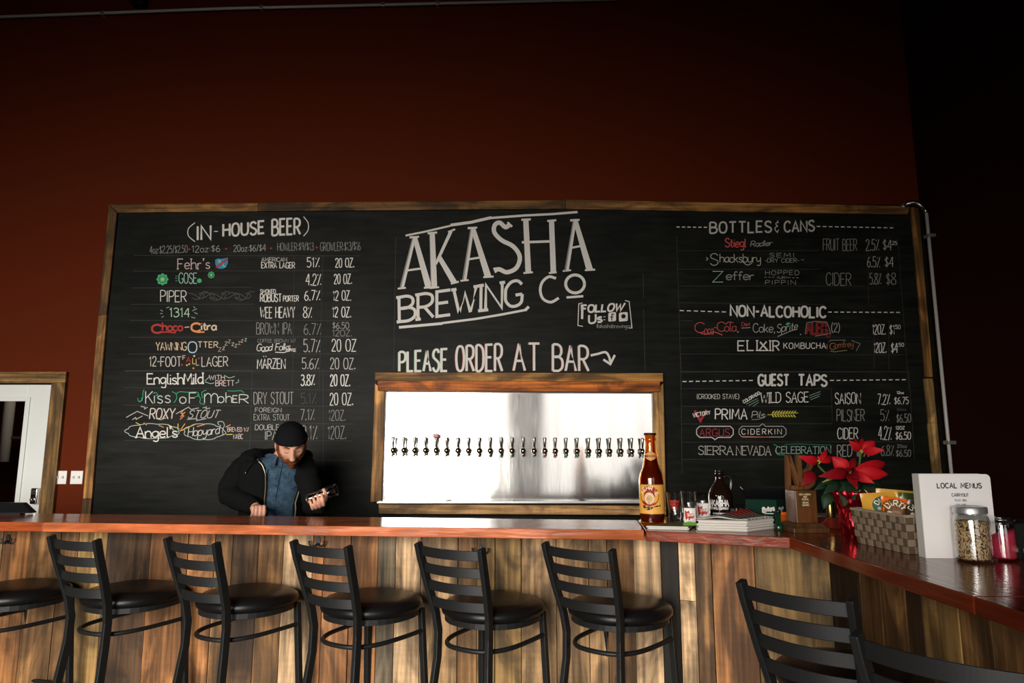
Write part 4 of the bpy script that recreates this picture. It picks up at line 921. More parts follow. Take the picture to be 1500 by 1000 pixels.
# ------------------------------------------------------------------ bar stools
def stool_parts():
    d = []
    def post(s):
        mb = MB(); ys = [(-.300, 1.035), (-.285, .98), (-.245, .86), (-.212, .76), (-.200, .68), (-.203, .58), (-.222, .42), (-.262, .2), (-.300, 0)]
        xs = [.158, .155, .146, .134, .126, .126, .138, .156, .172]
        mb.tube([(s*x, y, z) for x, (y, z) in zip(xs, ys)], [(.010, .017)]*len(xs), sq=True, up=(1, 0, 0)); return mb
    for s in (-1, 1): d.append(('back_post', post(s), 'black_metal', .003))
    def leg(s):
        mb = MB(); mb.tube([(s*.160, .150, .722), (s*.182, .195, 0)], [.0125, .0125], sq=True, up=(1, 0, 0)); return mb
    for s in (-1, 1): d.append(('leg', leg(s), 'black_metal', .003))
    for k in range(4):
        z = 1.003 - k*.0675; f = (1.035 - z)/.275; w = .156 - f*.022; y0 = -.292 + f*.075
        mb = MB(); n = 28; rs = []
        for i in range(n+1):
            u = -1 + 2*i/n; x = u*w; y = y0 - .034*(1-u*u); t = .004
            rs.append([Vector((x, y-t, z-.019)), Vector((x, y+t, z-.019)), Vector((x, y+t, z+.019)), Vector((x, y-t, z+.019))])
        mb.rings(rs, smooth=False); d.append(('back_slat', mb, 'black_metal', .002))
    # padded seat
    def outline(k, e):
        pts = []
        for i in range(40):
            a = 2*math.pi*i/40; c, s = math.cos(a), math.sin(a); p = 2.5
            r = 1/((abs(c)**p + abs(s)**p)**(1/p)); x, y = r*c*.212, r*s*.205
            if y < 0: x *= 1 - .22*(y/.205)**2
            pts.append(Vector((x*k, y*k, e)))
        return pts
    mb = MB(); mb.rings([outline(.95, .725), outline(1.0, .735), outline(1.01, .748), outline(.985, .764), outline(.90, .777), outline(.72, .785), outline(.4, .788), outline(.1, .788)]); d.append(('seat_cushion', mb, 'vinyl', 0))
    mb = MB(); mb.rings([outline(.90, .700), outline(.94, .703), outline(.94, .7245), outline(.90, .7245)], smooth=False); d.append(('seat_frame', mb, 'black_metal', 0))
    mb = MB(); mb.tube(smooth3([(-.165, .163, .628), (-.165, .05, .626), (-.150, -.09, .624), (-.095, -.175, .622), (0, -.198, .622), (.095, -.175, .622), (.150, -.09, .624), (.165, .05, .626), (.165, .163, .628)]), .0095, 10); d.append(('stretcher_hoop', mb, 'black_metal', 0))
    mb = MB(); mb.tube([(-.172, .178, .30), (.172, .178, .30)], .011, 10); d.append(('footrest', mb, 'black_metal', 0))
    for s in (-1, 1):
        mb = MB(); mb.tube([(s*.174, .180, .26), (s*.152, -.244, .26)], .008, 8); d.append(('side_rail', mb, 'black_metal', 0))
    return d
def smooth3(pts, k=4):
    P = [Vector(p) for p in pts]; P = [2*P[0]-P[1]] + P + [2*P[-1]-P[-2]]; out = []
    for i in range(1, len(P)-2):
        for j in range(k):
            t = j/k; a, b, c, e = P[i-1], P[i], P[i+1], P[i+2]
            out.append(.5*((2*b) + (c-a)*t + (2*a-5*b+4*c-e)*t*t + (3*b-a-3*c+e)*t**3))
    out.append(P[-2]); return out
SP = [((-20, 0), None, 24), ((72.6, 784), (144, 790), 26), ((244, 787), (318, 794.7), 29.5), ((429, 791), (511, 800), 32.5), ((612.7, 794.5), (704.7, 803), 33), ((802.5, 794.3), (892, 804.6), 39.5), ((1085, 850), (1248, 877), 50), ((1254, 927), None, 50)]
SLAB = ['black bar stool cut by the left edge, mostly its padded seat showing',
        'first whole black ladder-back stool from the left, below the chalkboard frame corner',
        'second whole black ladder-back stool from the left along the bar',
        'third whole black ladder-back stool from the left, below the barman',
        'fourth whole black ladder-back stool from the left, under the left half of the tap wall',
        'fifth whole black ladder-back stool along the bar, below the big brown bottle',
        'black ladder-back stool turned to the corner of the bar, in front of the dark boards',
        'nearest black ladder-back stool, only its top slats in the bottom right corner']
sp0 = None
for i, (l, r_, phi) in enumerate(SP):
    a = R(phi); rt, fw = Vector((math.cos(a), -math.sin(a), 0)), Vector((math.sin(a), math.cos(a), 0))
    if i == 0: mid = Vector((-2.43, 3.05, 0))
    elif r_ is None: mid = on(*l, 1.035) + rt*.158
    else: mid = (on(*l, 1.035) + on(*r_, 1.035))/2
    mid.z = 0; loc = mid + fw*.300
    o = thing('bar_stool', loc, SLAB[i], 'bar stool', 'black ladder-back bar stools', rz=-a)
    if sp0 is None:
        sp0 = []
        for nm, mb, m_, bv in stool_parts():
            q = mb.build(nm, M[m_], None, bevel=bv); q.parent = o; sp0.append(q)
    else:
        for src in sp0:
            q = src.copy(); COL.objects.link(q); q.parent = o
# ------------------------------------------------------------------ things on the bar
def cyl(c, r, ang0=-90):                      # paint on a standing cylinder: x metres round it from the side facing the room, y metres up
    c = Vector(c)
    def f(x, y, rr=r):
        a = R(ang0) + x/rr; rr = rr + .00003*LAYER[0]; return c + Vector((rr*math.cos(a), rr*math.sin(a), y))
    return f
def facing(p): return math.degrees(math.atan2(CAM.y - p[1], CAM.x - p[0]))
def patch(mb, f, x0, x1, y0, y1, col, n=10):
    vs = [f(x0+(x1-x0)*i/n, y0) for i in range(n+1)] + [f(x0+(x1-x0)*i/n, y1) for i in range(n+1)]
    mb.add(vs, [(i, i+1, n+2+i, n+1+i) for i in range(n)], col)
def patch_poly(mb, f, pts, col):
    cx = sum(p[0] for p in pts)/len(pts); cy = sum(p[1] for p in pts)/len(pts); n = len(pts)
    vs = [f(cx, cy)] + [f(cx+(x-cx)*.5, cy+(y-cy)*.5) for x, y in pts] + [f(x, y) for x, y in pts]
    fs = [(0, 1+i, 1+(i+1) % n) for i in range(n)] + [(1+i, n+1+i, n+1+(i+1) % n, 1+(i+1) % n) for i in range(n)]
    mb.add(vs, fs, col)
TRm = Matrix.Translation
# --- giant brown beer bottle
p = on(956, 767, ZT); s = .0585
o = thing('beer_bottle', p, 'big brown display beer bottle with an orange label on the bar', 'beer bottle')
mb = MB(); H = .405
prof = [(.054, 0), (.057, .004), (.0575, .012), (.0575, .195), (.0555, .213), (.050, .232), (.041, .250), (.0375, .268), (.032, .297), (.0275, .330), (.0235, .366), (.0235, .374), (.0275, .378), (.0275, .387), (.0255, .391), (.0255, .403), (.023, .405)]
mb.lathe(prof, 40, TRm(p), cap=(True, False)); mb.lathe([(r-.004, z) for r, z in prof[::-1] if z > .01] + [(.05, .010)], 40, TRm(p), cap=(False, True)); mb.build('glass_body', M['amber'], o)
mb = MB(); mb.lathe([(.0488, .013), (.0533, .018), (.0533, .19), (.047, .225), (.036, .25), (.03, .28), (.026, .31), (.005, .31)], 32, TRm(p)); mb.build('beer', mat('dark_beer', (.14, .05, .014), .3), o)
an = facing(p); f = cyl(p, .0580, an); f2 = cyl(p, .0585, an); f3 = cyl(p, .0589, an); f4 = cyl(p, .0593, an)
mb = MB(); LBY, LBR, LBK = lin(232, 168, 72), lin(150, 28, 24), (.02, .02, .018)
patch(mb, f, -.075, .075, .049, .179, LBY, 24); patch(mb, f, -.075, .075, .177, .180, lin(170, 110, 40), 24)
lo = -.012
patch_poly(mb, f2, [(x+lo, y+.128) for x, y in disc(0, 0, .046, .046, 28)], LBR)
patch_poly(mb, f3, [(x+lo, y+.118) for x, y in disc(0, 0, .024, .026, 20)], lin(222, 196, 150))
patch_poly(mb, f4, [(x+lo+.001, y+.116) for x, y in disc(0, 0, .013, .017, 14)], lin(196, 160, 104))
ribbon(mb, [(lo-.010, .117), (lo-.003, .114), (lo+.006, .117)], .004, f4, lin(90, 70, 50)); ribbon(mb, [(lo-.006, .098), (lo+.004, .097)], .003, f4, lin(150, 60, 40))
patch_poly(mb, f3, [(lo-.032, .088), (lo+.052, .092), (lo+.052, .082), (lo+.018, .078), (lo+.006, .066), (lo-.012, .066), (lo-.030, .074)], LBK)
ribbon(mb, [(lo-.016, .066), (lo+.016, .088)], .006, f4, lin(214, 120, 60)); write(mb, 'X', rect(lo-.018, .087, lo-.008, .078), .002, f4, lin(230, 200, 120)); write(mb, 'L', rect(lo+.004, .076, lo+.012, .067), .002, f4, lin(230, 200, 120)); write(mb, 'L', rect(lo+.040, .100, lo+.050, .090), .003, f4, lin(230, 200, 120))
for i, ch in enumerate("FEHR'S"):
    a = R(155 - i*27); cx, cy = lo + .0365*math.cos(a), .128 + .0365*math.sin(a); ux, uy = math.sin(a), -math.cos(a); h, w = .0078, .0060
    q = [(cx + ux*u*w + math.cos(a)*v*h, cy + uy*u*w + math.sin(a)*v*h) for u, v in ((-1, 1), (1, 1), (1, -1), (-1, -1))]
    write(mb, ch, q, .0032, f4, lin(240, 220, 170), jit=0)
mb.build('paper_label', M['vcol'], o)
fn = lambda x, y: (lambda r: cyl(p, r, an)(x, y))(.0345 - (y-.285)*.12 + .0012)
fn2 = lambda x, y: (lambda r: cyl(p, r, an)(x, y))(.0345 - (y-.285)*.12 + .0017)
mb = MB(); patch_poly(mb, fn, [(-.034, .306), (-.02, .320), (0, .329), (.02, .320), (.034, .306), (.02, .294), (0, .285), (-.02, .294)], lin(206, 160, 84)); patch(mb, fn2, -.03, .03, .302, .311, LBR, 10)
for i in range(5): ribbon(mb, [(-.02+i*.01, .3045), (-.015+i*.01, .3085)], .002, fn2, lin(236, 212, 160))
mb.build('neck_label', M['vcol'], o)
mb = MB(); mb.lathe([(.029, .4035), (.030, .406), (.030, .409), (.026, .413), (.003, .414)], 28, TRm(p)); mb.build('crown_cap', mat('bottle_cap', lin(70, 42, 24), .4, metal=.6), o)

# --- papers under the glasses
def paper_pile(name, pts, n, th, cols, lab, cat, seed, parts=None):
    rnd = random.Random(seed); o = thing(name, pts[0], lab, cat); mb = MB(); z = ZT
    cx = sum(q.x for q in pts)/4; cy = sum(q.y for q in pts)/4
    for i in range(n):
        dx, dy, k = rnd.uniform(-.006, .006), rnd.uniform(-.006, .006), rnd.uniform(.985, 1.01)
        P = [(cx + (q.x-cx)*k + dx, cy + (q.y-cy)*k + dy) for q in pts]
        mb.prism(P, z + .0002, z + th, cols[0] if i % 2 else cols[1]); z += th
    mb.build('sheet_block', M['vcol'], o, bevel=.0006); return o, z
W_, W2 = lin(226, 222, 214), lin(196, 190, 180)
A = [on(947, 775, ZT), on(1006, 777, ZT), on(1012, 768, ZT), on(957, 767.5, ZT)]
A = [Vector((.585, 3.005, ZT)), Vector((.775, 2.930, ZT)), Vector((.86, 3.10, ZT)), Vector((.665, 3.175, ZT))]
A = [on(948.5, 775.2, ZT), on(1010, 776.5, ZT), on(1020, 768, ZT), Vector((.69, 3.13, ZT))]
mz, zmag = paper_pile('magazine_pile', A, 4, .0035, (W_, W2), 'thin pile of magazines with a green cover beside the big bottle', 'magazines', 3)
mb = MB(); c_ = sum(A, Vector())/4; P = [(c_ + (q - c_)*.97) for q in A]; mb.prism([(q.x, q.y) for q in P], zmag + .0002, zmag + .0012, lin(74, 92, 50)); mb.build('magazine_cover', M['vcol'], mz)
zmag += .0013
# --- three glasses
def tumbler(mb, p, r0, r1, h, t=.003, base=.012, mid=None):
    out = [(r0*.9, 0), (r0, .003)] + ([(m_, z) for m_, z in mid] if mid else []) + [(r1, h)]
    inn = [(r1 - t, h)] + ([(m_ - t, z) for m_, z in mid[::-1]] if mid else []) + [(r0 - t, base)]
    mb.lathe(out + inn + [(.001, base)], 36, TRm(p), cap=(True, True))
RDL = lin(176, 34, 30)
def leaf_logo(mb, f, f2, cx, cy, w, h, white=True):
    if white: patch(mb, f, cx-w*.62, cx+w*.62, cy-h*.78, cy+h*.78, lin(236, 230, 222), 8)
    patch_poly(mb, f2, [(cx-w*.5, cy+h*.55), (cx-w*.1, cy+h*.5), (cx+w*.3, cy+h*.25), (cx+w*.52, cy-.05*h), (cx+w*.3, cy-h*.35), (cx-w*.1, cy-h*.52), (cx-w*.42, cy-h*.5), (cx-w*.5, cy)], RDL)
p1 = Vector((on(990, 763, ZT + .016).x, on(990, 763, ZT + .016).y, zmag)); p1.z = ZT + .0155
def glass_at(px, py, z): q = on(px, py, z); return Vector((q.x, q.y, z))
p1 = glass_at(989, 763.5, zmag)
o = thing('pint_glass', p1, 'straight pint glass with red lettering, left of three by the bottle', 'glass', 'glasses by the big bottle')
mb = MB(); tumbler(mb, p1, .026, .0335, .128); mb.build('glass_body', M['glass'], o)
an = facing(p1); mb = MB(); f = cyl(p1, .0318, an)
for k, t_ in enumerate(('AKASHA', 'BREW', 'CO')): write(mb, t_, rect(-.022+.004*k, .096-.014*k, .022-.004*k, .085-.014*k), .0028, f, RDL)
mb.build('printed_logo', M['vcol'], o)
p2 = glass_at(1009, 765, zmag); p2.x += .004
o = thing('pint_glass', p2, 'stacked pint glasses with a white and red logo, middle of the three', 'glass', 'glasses by the big bottle')
mb = MB(); tumbler(mb, p2, .027, .034, .100); mb.build('glass_body', M['glass'], o)
mb = MB(); tumbler(mb, p2 + Vector((0, 0, .036)), .0275, .0345, .100, base=.062-.036); mb.build('upper_glass', M['glass'], o)
an = facing(p2) ; mb = MB(); leaf_logo(mb, cyl(p2, .0345, an), cyl(p2, .0349, an), .002, .034, .044, .040); f = cyl(p2, .0353, an); write(mb, 'SHA', rect(-.010, .042, .016, .030), .0022, f, W_); ribbon(mb, [(-.008, .026), (.014, .026)], .002, f, W_); mb.build('printed_logo', M['vcol'], o)
p3 = Vector((.887, 3.21, ZT))
p3 = glass_at(1030.5, 766, ZT)
o = thing('pint_glass', p3, 'taller glass with a white and red logo behind the newspaper pile', 'glass', 'glasses by the big bottle')
mb = MB(); tumbler(mb, p3, .030, .0365, .142, mid=[(.0345, .09)]); mb.build('glass_body', M['glass'], o)
an = facing(p3); mb = MB(); leaf_logo(mb, cyl(p3, .0366, an), cyl(p3, .0370, an), 0, .058, .048, .044); f = cyl(p3, .0374, an); write(mb, 'SHA', rect(-.014, .068, .014, .055), .0022, f, W_); ribbon(mb, [(-.01, .050), (.012, .050)], .002, f, W_); mb.build('printed_logo', M['vcol'], o)
# lime leaflet on the magazines
q = glass_at(1003, 768.5, zmag + .001); mb = MB()
mb.add([q + Vector(v) for v in ((-.012, -.022, 0), (.055, -.030, .001), (.062, -.002, .004), (.024, .008, .014), (-.004, .004, .008))], [(0, 1, 2, 3, 4)], lin(126, 200, 70)); tag(mb.build('leaflet', M['vcol'], solid=.0006), 'lime green folded leaflet in front of the glasses', 'leaflet')
# --- growler
p = glass_at(1057, 762, ZT)
o = thing('growler', p, 'dark brown glass growler jug with white lettering and a ring handle', 'growler')
mb = MB(); prof = [(.050, 0), (.057, .006), (.058, .02), (.058, .105), (.055, .128), (.046, .150), (.032, .172), (.021, .188), (.0185, .200), (.0185, .214), (.0215, .216), (.0215, .224), (.0185, .228)]
mb.lathe(prof + [(.014, .228), (.013, .2)], 40, TRm(p), cap=(True, True)); mb.build('glass_body', M['growler'], o)
mb = MB(); d = Vector((1, -.15, 0)).normalized()
mb.tube(smooth3([p + d*.016 + Vector((0,0,.204)), p + d*.036 + Vector((0,0,.210)), p + d*.052 + Vector((0,0,.196)), p + d*.055 + Vector((0,0,.172)), p + d*.050 + Vector((0,0,.150)), p + d*.046 + Vector((0,0,.142))]), .0055, 10); mb.build('ring_handle', M['growler'], o)
mb = MB(); mb.lathe([(.0195, .2265), (.0195, .236), (.017, .238), (.003, .238)], 24, TRm(p)); mb.build('screw_cap', M['black'], o)
an = facing(p) - 6; f = cyl(p, .0584, an); mb = MB(); WL = lin(232, 230, 226)
write(mb, 'AKASHA', rect(-.052, .098, .044, .072), .0055, f, WL, jit=0, gap=1.2, serif=True); write(mb, 'BREWING COMPANY', rect(-.052, .066, .042, .055), .003, f, WL, jit=0); write(mb, 'LOUISVILLE KENTUCKY', rect(-.034, .040, .026, .034), .0018, f, WL, jit=0)
fz = lambda x, y: cyl(p, .0584 - max(0, y-.105)*.13, an)(x, y)
ribbon(mb, [(-.004, .106), (-.004, .120)], .0035, fz, WL); ribbon(mb, [(-.016, .119), (.010, .119)], .003, fz, WL)
mb.build('printed_logo', M['vcol'], o)
# --- newspaper pile
A = [on(1021, 777.5, ZT), on(1095, 779.5, ZT), on(1135, 774.5, ZT), Vector((.99, 3.16, ZT))]
rnd = random.Random(5); o = thing('newspaper_pile', A[0], 'thick pile of folded free newspapers near the front edge of the bar', 'newspapers')
mb = MB(); c_ = sum(A, Vector())/4; z = ZT
for i in range(9):
    k = rnd.uniform(.975, 1.0); dx, dy = rnd.uniform(-.004, .004), rnd.uniform(-.004, .004); th = .0052
    top = i >= 6
    P = [Vector((c_.x + (q.x-c_.x)*k + dx, c_.y + (q.y-c_.y)*k + dy, z)) for q in A]
    mb.hexa([v + Vector((0,0,.0003)) for v in P] + [v + Vector((0, 0, th)) for v in P], W_ if i % 2 else W2); z += th
mb.build('folded_papers', M['vcol'], o, bevel=.0015)
mb = MB(); n = 12; rs = []
for i in range(n+1):
    u = i/n; a, b = A[0].lerp(A[1], u), A[3].lerp(A[2], u)
    rs.append([a.lerp(b, v/8) + Vector((0, 0, z - ZT + .004 + .022*math.exp(-((u-.42)/.2)**2)*(1-(v/8-.75)**2*1.2) + .006*(1-u)*(v/8))) for v in range(9)])
vs = [v for r_ in rs for v in r_]
fs, cs = [], []
for i in range(n):
    for j in range(8):
        red = (3 <= i <= 6 and 3 <= j <= 7); gg = (1 <= i <= 9 and 1 <= j <= 7)
        mb.add([rs[i][j], rs[i+1][j], rs[i+1][j+1], rs[i][j+1]], [(0, 1, 2, 3)], lin(150, 40, 40) if red else (lin(96, 84, 76) if gg else W_), smooth=True)
mb.build('cover_sheet', M['vcol'], o, solid=.002)
# --- card holder
p = Vector((1.045, 3.26, ZT)); o = thing('card_holder', p, 'small rack of business cards behind the newspaper pile', 'card holder')
mb = MB(); mb.box((p.x-.04, p.y-.02, ZT), (p.x+.05, p.y+.025, ZT+.012)); mb.box((p.x-.04, p.y+.018, ZT+.012), (p.x+.05, p.y+.025, ZT+.05)); mb.build('rack', M['black'], o, bevel=.002)
for dx, col, w in ((-.032, lin(70, 54, 44), .018), (-.008, lin(196, 160, 120), .004), (.006, lin(110, 30, 28), .036)):
    mb = MB(); Mx = TRm((p.x + dx, p.y - .004, ZT + .013)) @ Matrix.Rotation(R(-14), 4, 'X') @ Matrix.Rotation(R(10), 4, 'Y'); mb.box((0, 0, 0), (w, .004, .055), col, Mx)
    if w > .03: mb.box((.002, -.0006, .008), (w-.002, 0, .022), lin(200, 196, 190), Mx)
    mb.build('card_stack', M['vcol'], o)
# --- point of sale screen + green carrier
p = Vector((1.22, 3.44, ZT)); o = thing('sales_terminal', p, 'black sales terminal seen from behind, above the green carton', 'sales terminal')
mb = MB(); s0_, s1_ = at(1088, 716, 3.36), at(1160, 716, 3.36); t0_, t1_ = at(1099, 740, 3.42), at(1160, 740, 3.42); k = Vector((0, .05, .012))
mb.hexa([t0_, t1_, t1_ + k, t0_ + k, s0_, s1_, s1_ + k, s0_ + k]); mb.build('screen', M['black'], o, bevel=.006)
mb = MB(); mb.tube([(p.x, p.y + .06, ZT + .01), (p.x, p.y + .04, ZT + .08), (p.x, p.y - .002, ZT + .125)], [(.05, .02)]*3, sq=True, up=(1, 0, 0)); mb.box((p.x-.08, p.y-.02, ZT), (p.x+.08, p.y+.12, ZT+.014)); mb.build('stand', M['black'], o, bevel=.003)
e0 = at(1139, 763, 3.16); e0.z = ZT; o = thing('bottle_carton', e0, 'dark green carton with white script on two faces, below the black terminal', 'carton')
u1, u2 = Vector((-.97, .24, 0)), Vector((.72, .69, 0)); L1, L2, Hc = .135, .09, at(1139, 733, 3.16).z - ZT + .004
GC = lin(7, 42, 29)
B_ = [e0, e0 + u2*L2, e0 + u2*L2 + u1*L1, e0 + u1*L1]
mb = MB(); mb.hexa([B_[0], B_[1], B_[2], B_[3]] + [b + Vector((0, 0, Hc)) for b in B_], GC); mb.build('carton_body', M['matte'], o, bevel=.002)
mb = MB(); n1 = Vector((u1.y, -u1.x, 0)); n1 = n1 if n1.y < 0 else -n1; n2 = Vector((u2.y, -u2.x, 0)); n2 = n2 if n2.y < 0 else -n2
def fa(o_, u, n, fl=1): return lambda x, y: o_ + u*x + n*.0008 + Vector((0, 0, y))
f = fa(e0 + u1*L1, -u1, n1); write(mb, 'Bankers', ((.074, .076), (.124, .087), (.124, .066), (.074, .055)), .006, f, W_, gap=.5, jit=0); ribbon(mb, [(.080, .051), (.120, .051)], .003, f, W_)
f = fa(e0, u2, n2); write(mb, 'Ban', ((.016, .074), (.062, .087), (.062, .066), (.016, .053)), .006, f, W_, gap=.5, jit=0); ribbon(mb, [(.020, .049), (.056, .049)], .003, f, W_)
mb.build('printed_script', M['vcol'], o)
# --- small bottle, orange cup
p = glass_at(1141, 776.5, ZT); o = thing('small_bottle', p, 'small black and dark green bottle right of the newspaper pile', 'bottle')
mb = MB(); mb.lathe([(.018, 0), (.020, .003), (.020, .020), (.015, .027), (.0105, .032), (.0105, .07)], 24, TRm(p), cap=(True, True)); mb.build('glass_body', M['greenglass'], o)
mb = MB(); mb.lathe([(.0125, .07), (.0125, .083), (.009, .085), (.002, .085)], 20, TRm(p)); mb.build('screw_cap', M['black'], o)
p = glass_at(1152, 772, ZT); p += Vector((.012, .06, 0)); o = thing('orange_cup', p, 'small orange plastic cup beside the wooden trophy', 'cup')
mb = MB(); mb.lathe([(.020, 0), (.021, .003), (.0275, .050), (.0295, .050), (.0295, .058), (.027, .058), (.0205, .006), (.001, .006)], 28, TRm(p), cap=(True, True), col=lin(232, 104, 26)); mb.build('cup_body', M['matte'], o)
# --- wooden trophy
p = on(1176, 781, ZT); p = Vector((p.x, p.y, ZT)); o = thing('wooden_trophy', p, 'wooden award with a plaque and cut-out letters on top', 'trophy')
yaw = math.atan2(-.30, .95); Rz = Matrix.Rotation(yaw + R(22), 4, 'Z'); Bx = lambda q: TRm((q[0], q[1], ZT)) @ Rz
ctr = p + Vector((0.036, .085, 0)); Mx = Bx(ctr); WD = lin(92, 56, 28)
mb = MB(); Mq = Mx @ Matrix.Rotation(R(0), 4, 'Z')
def sq(r, z): return [Mq @ Vector((r*a, r*b, z)) for a, b in ((-1,-1),(1,-1),(1,1),(-1,1))]
mb.rings([sq(.076, .0), sq(.076, .018), sq(.070, .022), sq(.062, .030), sq(.056, .036)], col=lin(84, 56, 32), smooth=False); mb.build('plinth', M['varnish'], o, bevel=.002)
zc = at(1176, 717, ctr.y).z - ZT
mb = MB(); mb.rings([sq(.046, .036), sq(.046, zc)], col=WD, smooth=False); mb.build('column', M['varnish'], o, bevel=.003)
mb = MB(); mb.box((-.036, -.0478, zc*.55), (.026, -.046, zc*.97), lin(120, 92, 54), Mq); pl = mb.build('plaque', mat('engraved_brass', vcol=True, metal=.7, rough=.35), o)
mb = MB(); f = lambda x, y: Mq @ Vector((x, -.0484, y))
for t_, k in (('GREAT AMERICAN', .90), ('BEER', .84), ('FESTIVAL', .78), ('BREWING', .70), ('CHAMPION', .64)): w = .0018*len(t_); write(mb, t_, rect(-.005-w, zc*(k+.025), -.005+w, zc*(k-.015)), .0012, f, lin(222, 200, 150), jit=0)
mb.build('engraving', M['vcol'], pl)
# the letters: N and B, cork coloured, fused
mb = MB(); LC = lin(104, 62, 24); th = .022
zl = zc + .001; Hl = at(1176, 666, ctr.y).z - ZT - zl
def lb(poly): mb.prism(poly, -th/2, th/2, LC, Mx @ TRm((0, 0, zl)) @ Matrix.Rotation(R(90), 4, 'X'))
w = .017
lb([(-.062, 0), (-.062+w, 0), (-.056+w, Hl), (-.056, Hl)]); lb([(-.056+.002, Hl), (-.038, Hl), (.002, .012), (-.016, .012)]); lb([(-.058, 0), (-.01, 0), (-.004, w), (-.05, w)])
lb([(-.010, 0), (.008, 0), (.008, Hl), (-.010, Hl)])
for z0, z1 in ((0, Hl*.52), (Hl*.46, Hl)):
    rr, wi = (z1-z0)/2, .052 if z0 == 0 else .046
    for i in range(8):
        a0, a1 = -math.pi/2 + math.pi*i/8, -math.pi/2 + math.pi*(i+1)/8
        P = lambda a, k: (.012 + (wi - (1-k)*.016/.5*1)*math.cos(a)*(1 if k == 1 else 1) , (z0+z1)/2 + (rr - (0 if k == 1 else .016))*math.sin(a))
        lb([P(a0, .5), P(a0, 1), P(a1, 1), P(a1, .5)])
mb.build('letters', mat('cork_wood', vcol=True, rough=.8, var=.2, scale=160), o)
# --- brass cylinder, papers, red-brown wedge
p = Vector((1.395, 3.07, ZT)); mb = MB(); mb.lathe([(.017, .0), (.018, .002), (.018, .09), (.015, .094), (.002, .094)], 24, TRm((p.x, p.y, ZT + .046))); 
o = thing('napkin_block', (p.x, p.y, ZT), 'dark red wooden block with sloped sides left of the foil pot', 'wooden block')
m2 = MB(); m2.prism([(-.075, 0), (.07, 0), (.035, .045), (-.03, .045)], -.035, .035, lin(110, 34, 22), TRm((p.x - .005, p.y, ZT)) @ Matrix.Rotation(R(90), 4, 'X')); m2.build('block_body', M['varnish'], o, bevel=.003)
q = mb.build('brass_shaker', M['brass']); tag(q, 'slim brass cylinder on the red wooden block behind the foil pot', 'shaker')
A = [Vector((1.37, 3.22, ZT)), Vector((1.55, 3.22, ZT)), Vector((1.55, 3.36, ZT)), Vector((1.37, 3.36, ZT))]
paper_pile('paper_stack', A, 6, .006, (lin(206, 190, 160), lin(170, 150, 120)), 'cream paper stack behind the wooden trophy and the red block', 'papers', 8)

# --- poinsettia
p = on(1243, 786, ZT); p = Vector((p.x + .055, p.y + .03, ZT)); YP = p.y
o = thing('potted_poinsettia', p, 'red poinsettia in a pot wrapped in red foil', 'plant')
foil = bpy.data.materials.new('red_foil'); foil.use_nodes = True
nt = foil.node_tree; b = nt.nodes['Principled BSDF']; b.inputs['Base Color'].default_value = (.62, .02, .035, 1); b.inputs['Metallic'].default_value = .9; b.inputs['Roughness'].default_value = .22
tc = nt.nodes.new('ShaderNodeTexCoord'); mp = nt.nodes.new('ShaderNodeMapping'); mp.inputs['Scale'].default_value = (1, 1, .45); vo = nt.nodes.new('ShaderNodeTexVoronoi'); vo.inputs['Scale'].default_value = 62
bp = nt.nodes.new('ShaderNodeBump'); bp.inputs['Strength'].default_value = .9; bp.inputs['Distance'].default_value = .012
nt.links.new(tc.outputs['Object'], mp.inputs['Vector']); nt.links.new(mp.outputs['Vector'], vo.inputs['Vector']); nt.links.new(vo.outputs['Distance'], bp.inputs['Height']); nt.links.new(bp.outputs['Normal'], b.inputs['Normal'])
mb = MB(); rnd = random.Random(2); ph = [rnd.uniform(0, 6.28) for _ in range(6)]
def wob(r, z, a): return r*(1 + .06*math.sin(9*a + ph[0] + z*30) + .04*math.sin(17*a + ph[1] - z*60) + .03*math.sin(5*a + ph[2]))
mb.lathe([(.050, 0), (.056, .004), (.060, .05), (.066, .10), (.074, .135), (.088, .160), (.098, .178)], 72, TRm(p), wob=wob, cap=(True, False)); mb.build('foil_wrap', foil, o, solid=.0012)
mb = MB(); mb.lathe([(.045, .004), (.058, .118), (.052, .120), (.001, .120)], 24, TRm(p), col=lin(46, 32, 22)); mb.build('soil_pot', M['matte'], o)
def leafm(mb, A, B, w, col, fold=.25, droop=.0, side=None):
    """pointed leaf from A to B"""
    A, B = Vector(A), Vector(B); d = B - A; L = d.length; t = d/L
    view = (CAM - A).normalized(); s = t.cross(view)
    if s.length < .15: s = t.cross(Vector((0, 0, 1)))
    s.normalize(); nrm = s.cross(t).normalized()
    n = 9; pts = []
    for i in range(n+1):
        u = i/n; h = w*(math.sin(math.pi*u**.85)**.9)*(1 - .25*u) if 0 < u < 1 else .0008
        c = A + d*u + Vector((0, 0, -droop*u*u)) + nrm*(.10*L*math.sin(math.pi*u))
        j = mnoise.noise(c*60)*.10*h
        pts.append([c - s*(h + j) + nrm*fold*h, c, c + s*(h - j) + nrm*fold*h])
    mb.add([q_ for r_ in pts for q_ in r_], [(3*i+k, 3*i+3+k, 3*i+4+k, 3*i+1+k) for i in range(n) for k in (0, 1)], col, smooth=True)
LFM = mat('poinsettia_leaf', vcol=True, rough=.55, spec=.3, var=.12, scale=60)
def PX3(x, y, dy): return at(1130 + x/5.264, 630 + y/5.264, YP + dy)
REDL, RED2, GL_ = lin(186, 18, 28), lin(130, 10, 22), lin(30, 52, 33)
centres = {'a': (690, 165, .05), 'b': (372, 248, -.02), 'c': (605, 322, -.05)}
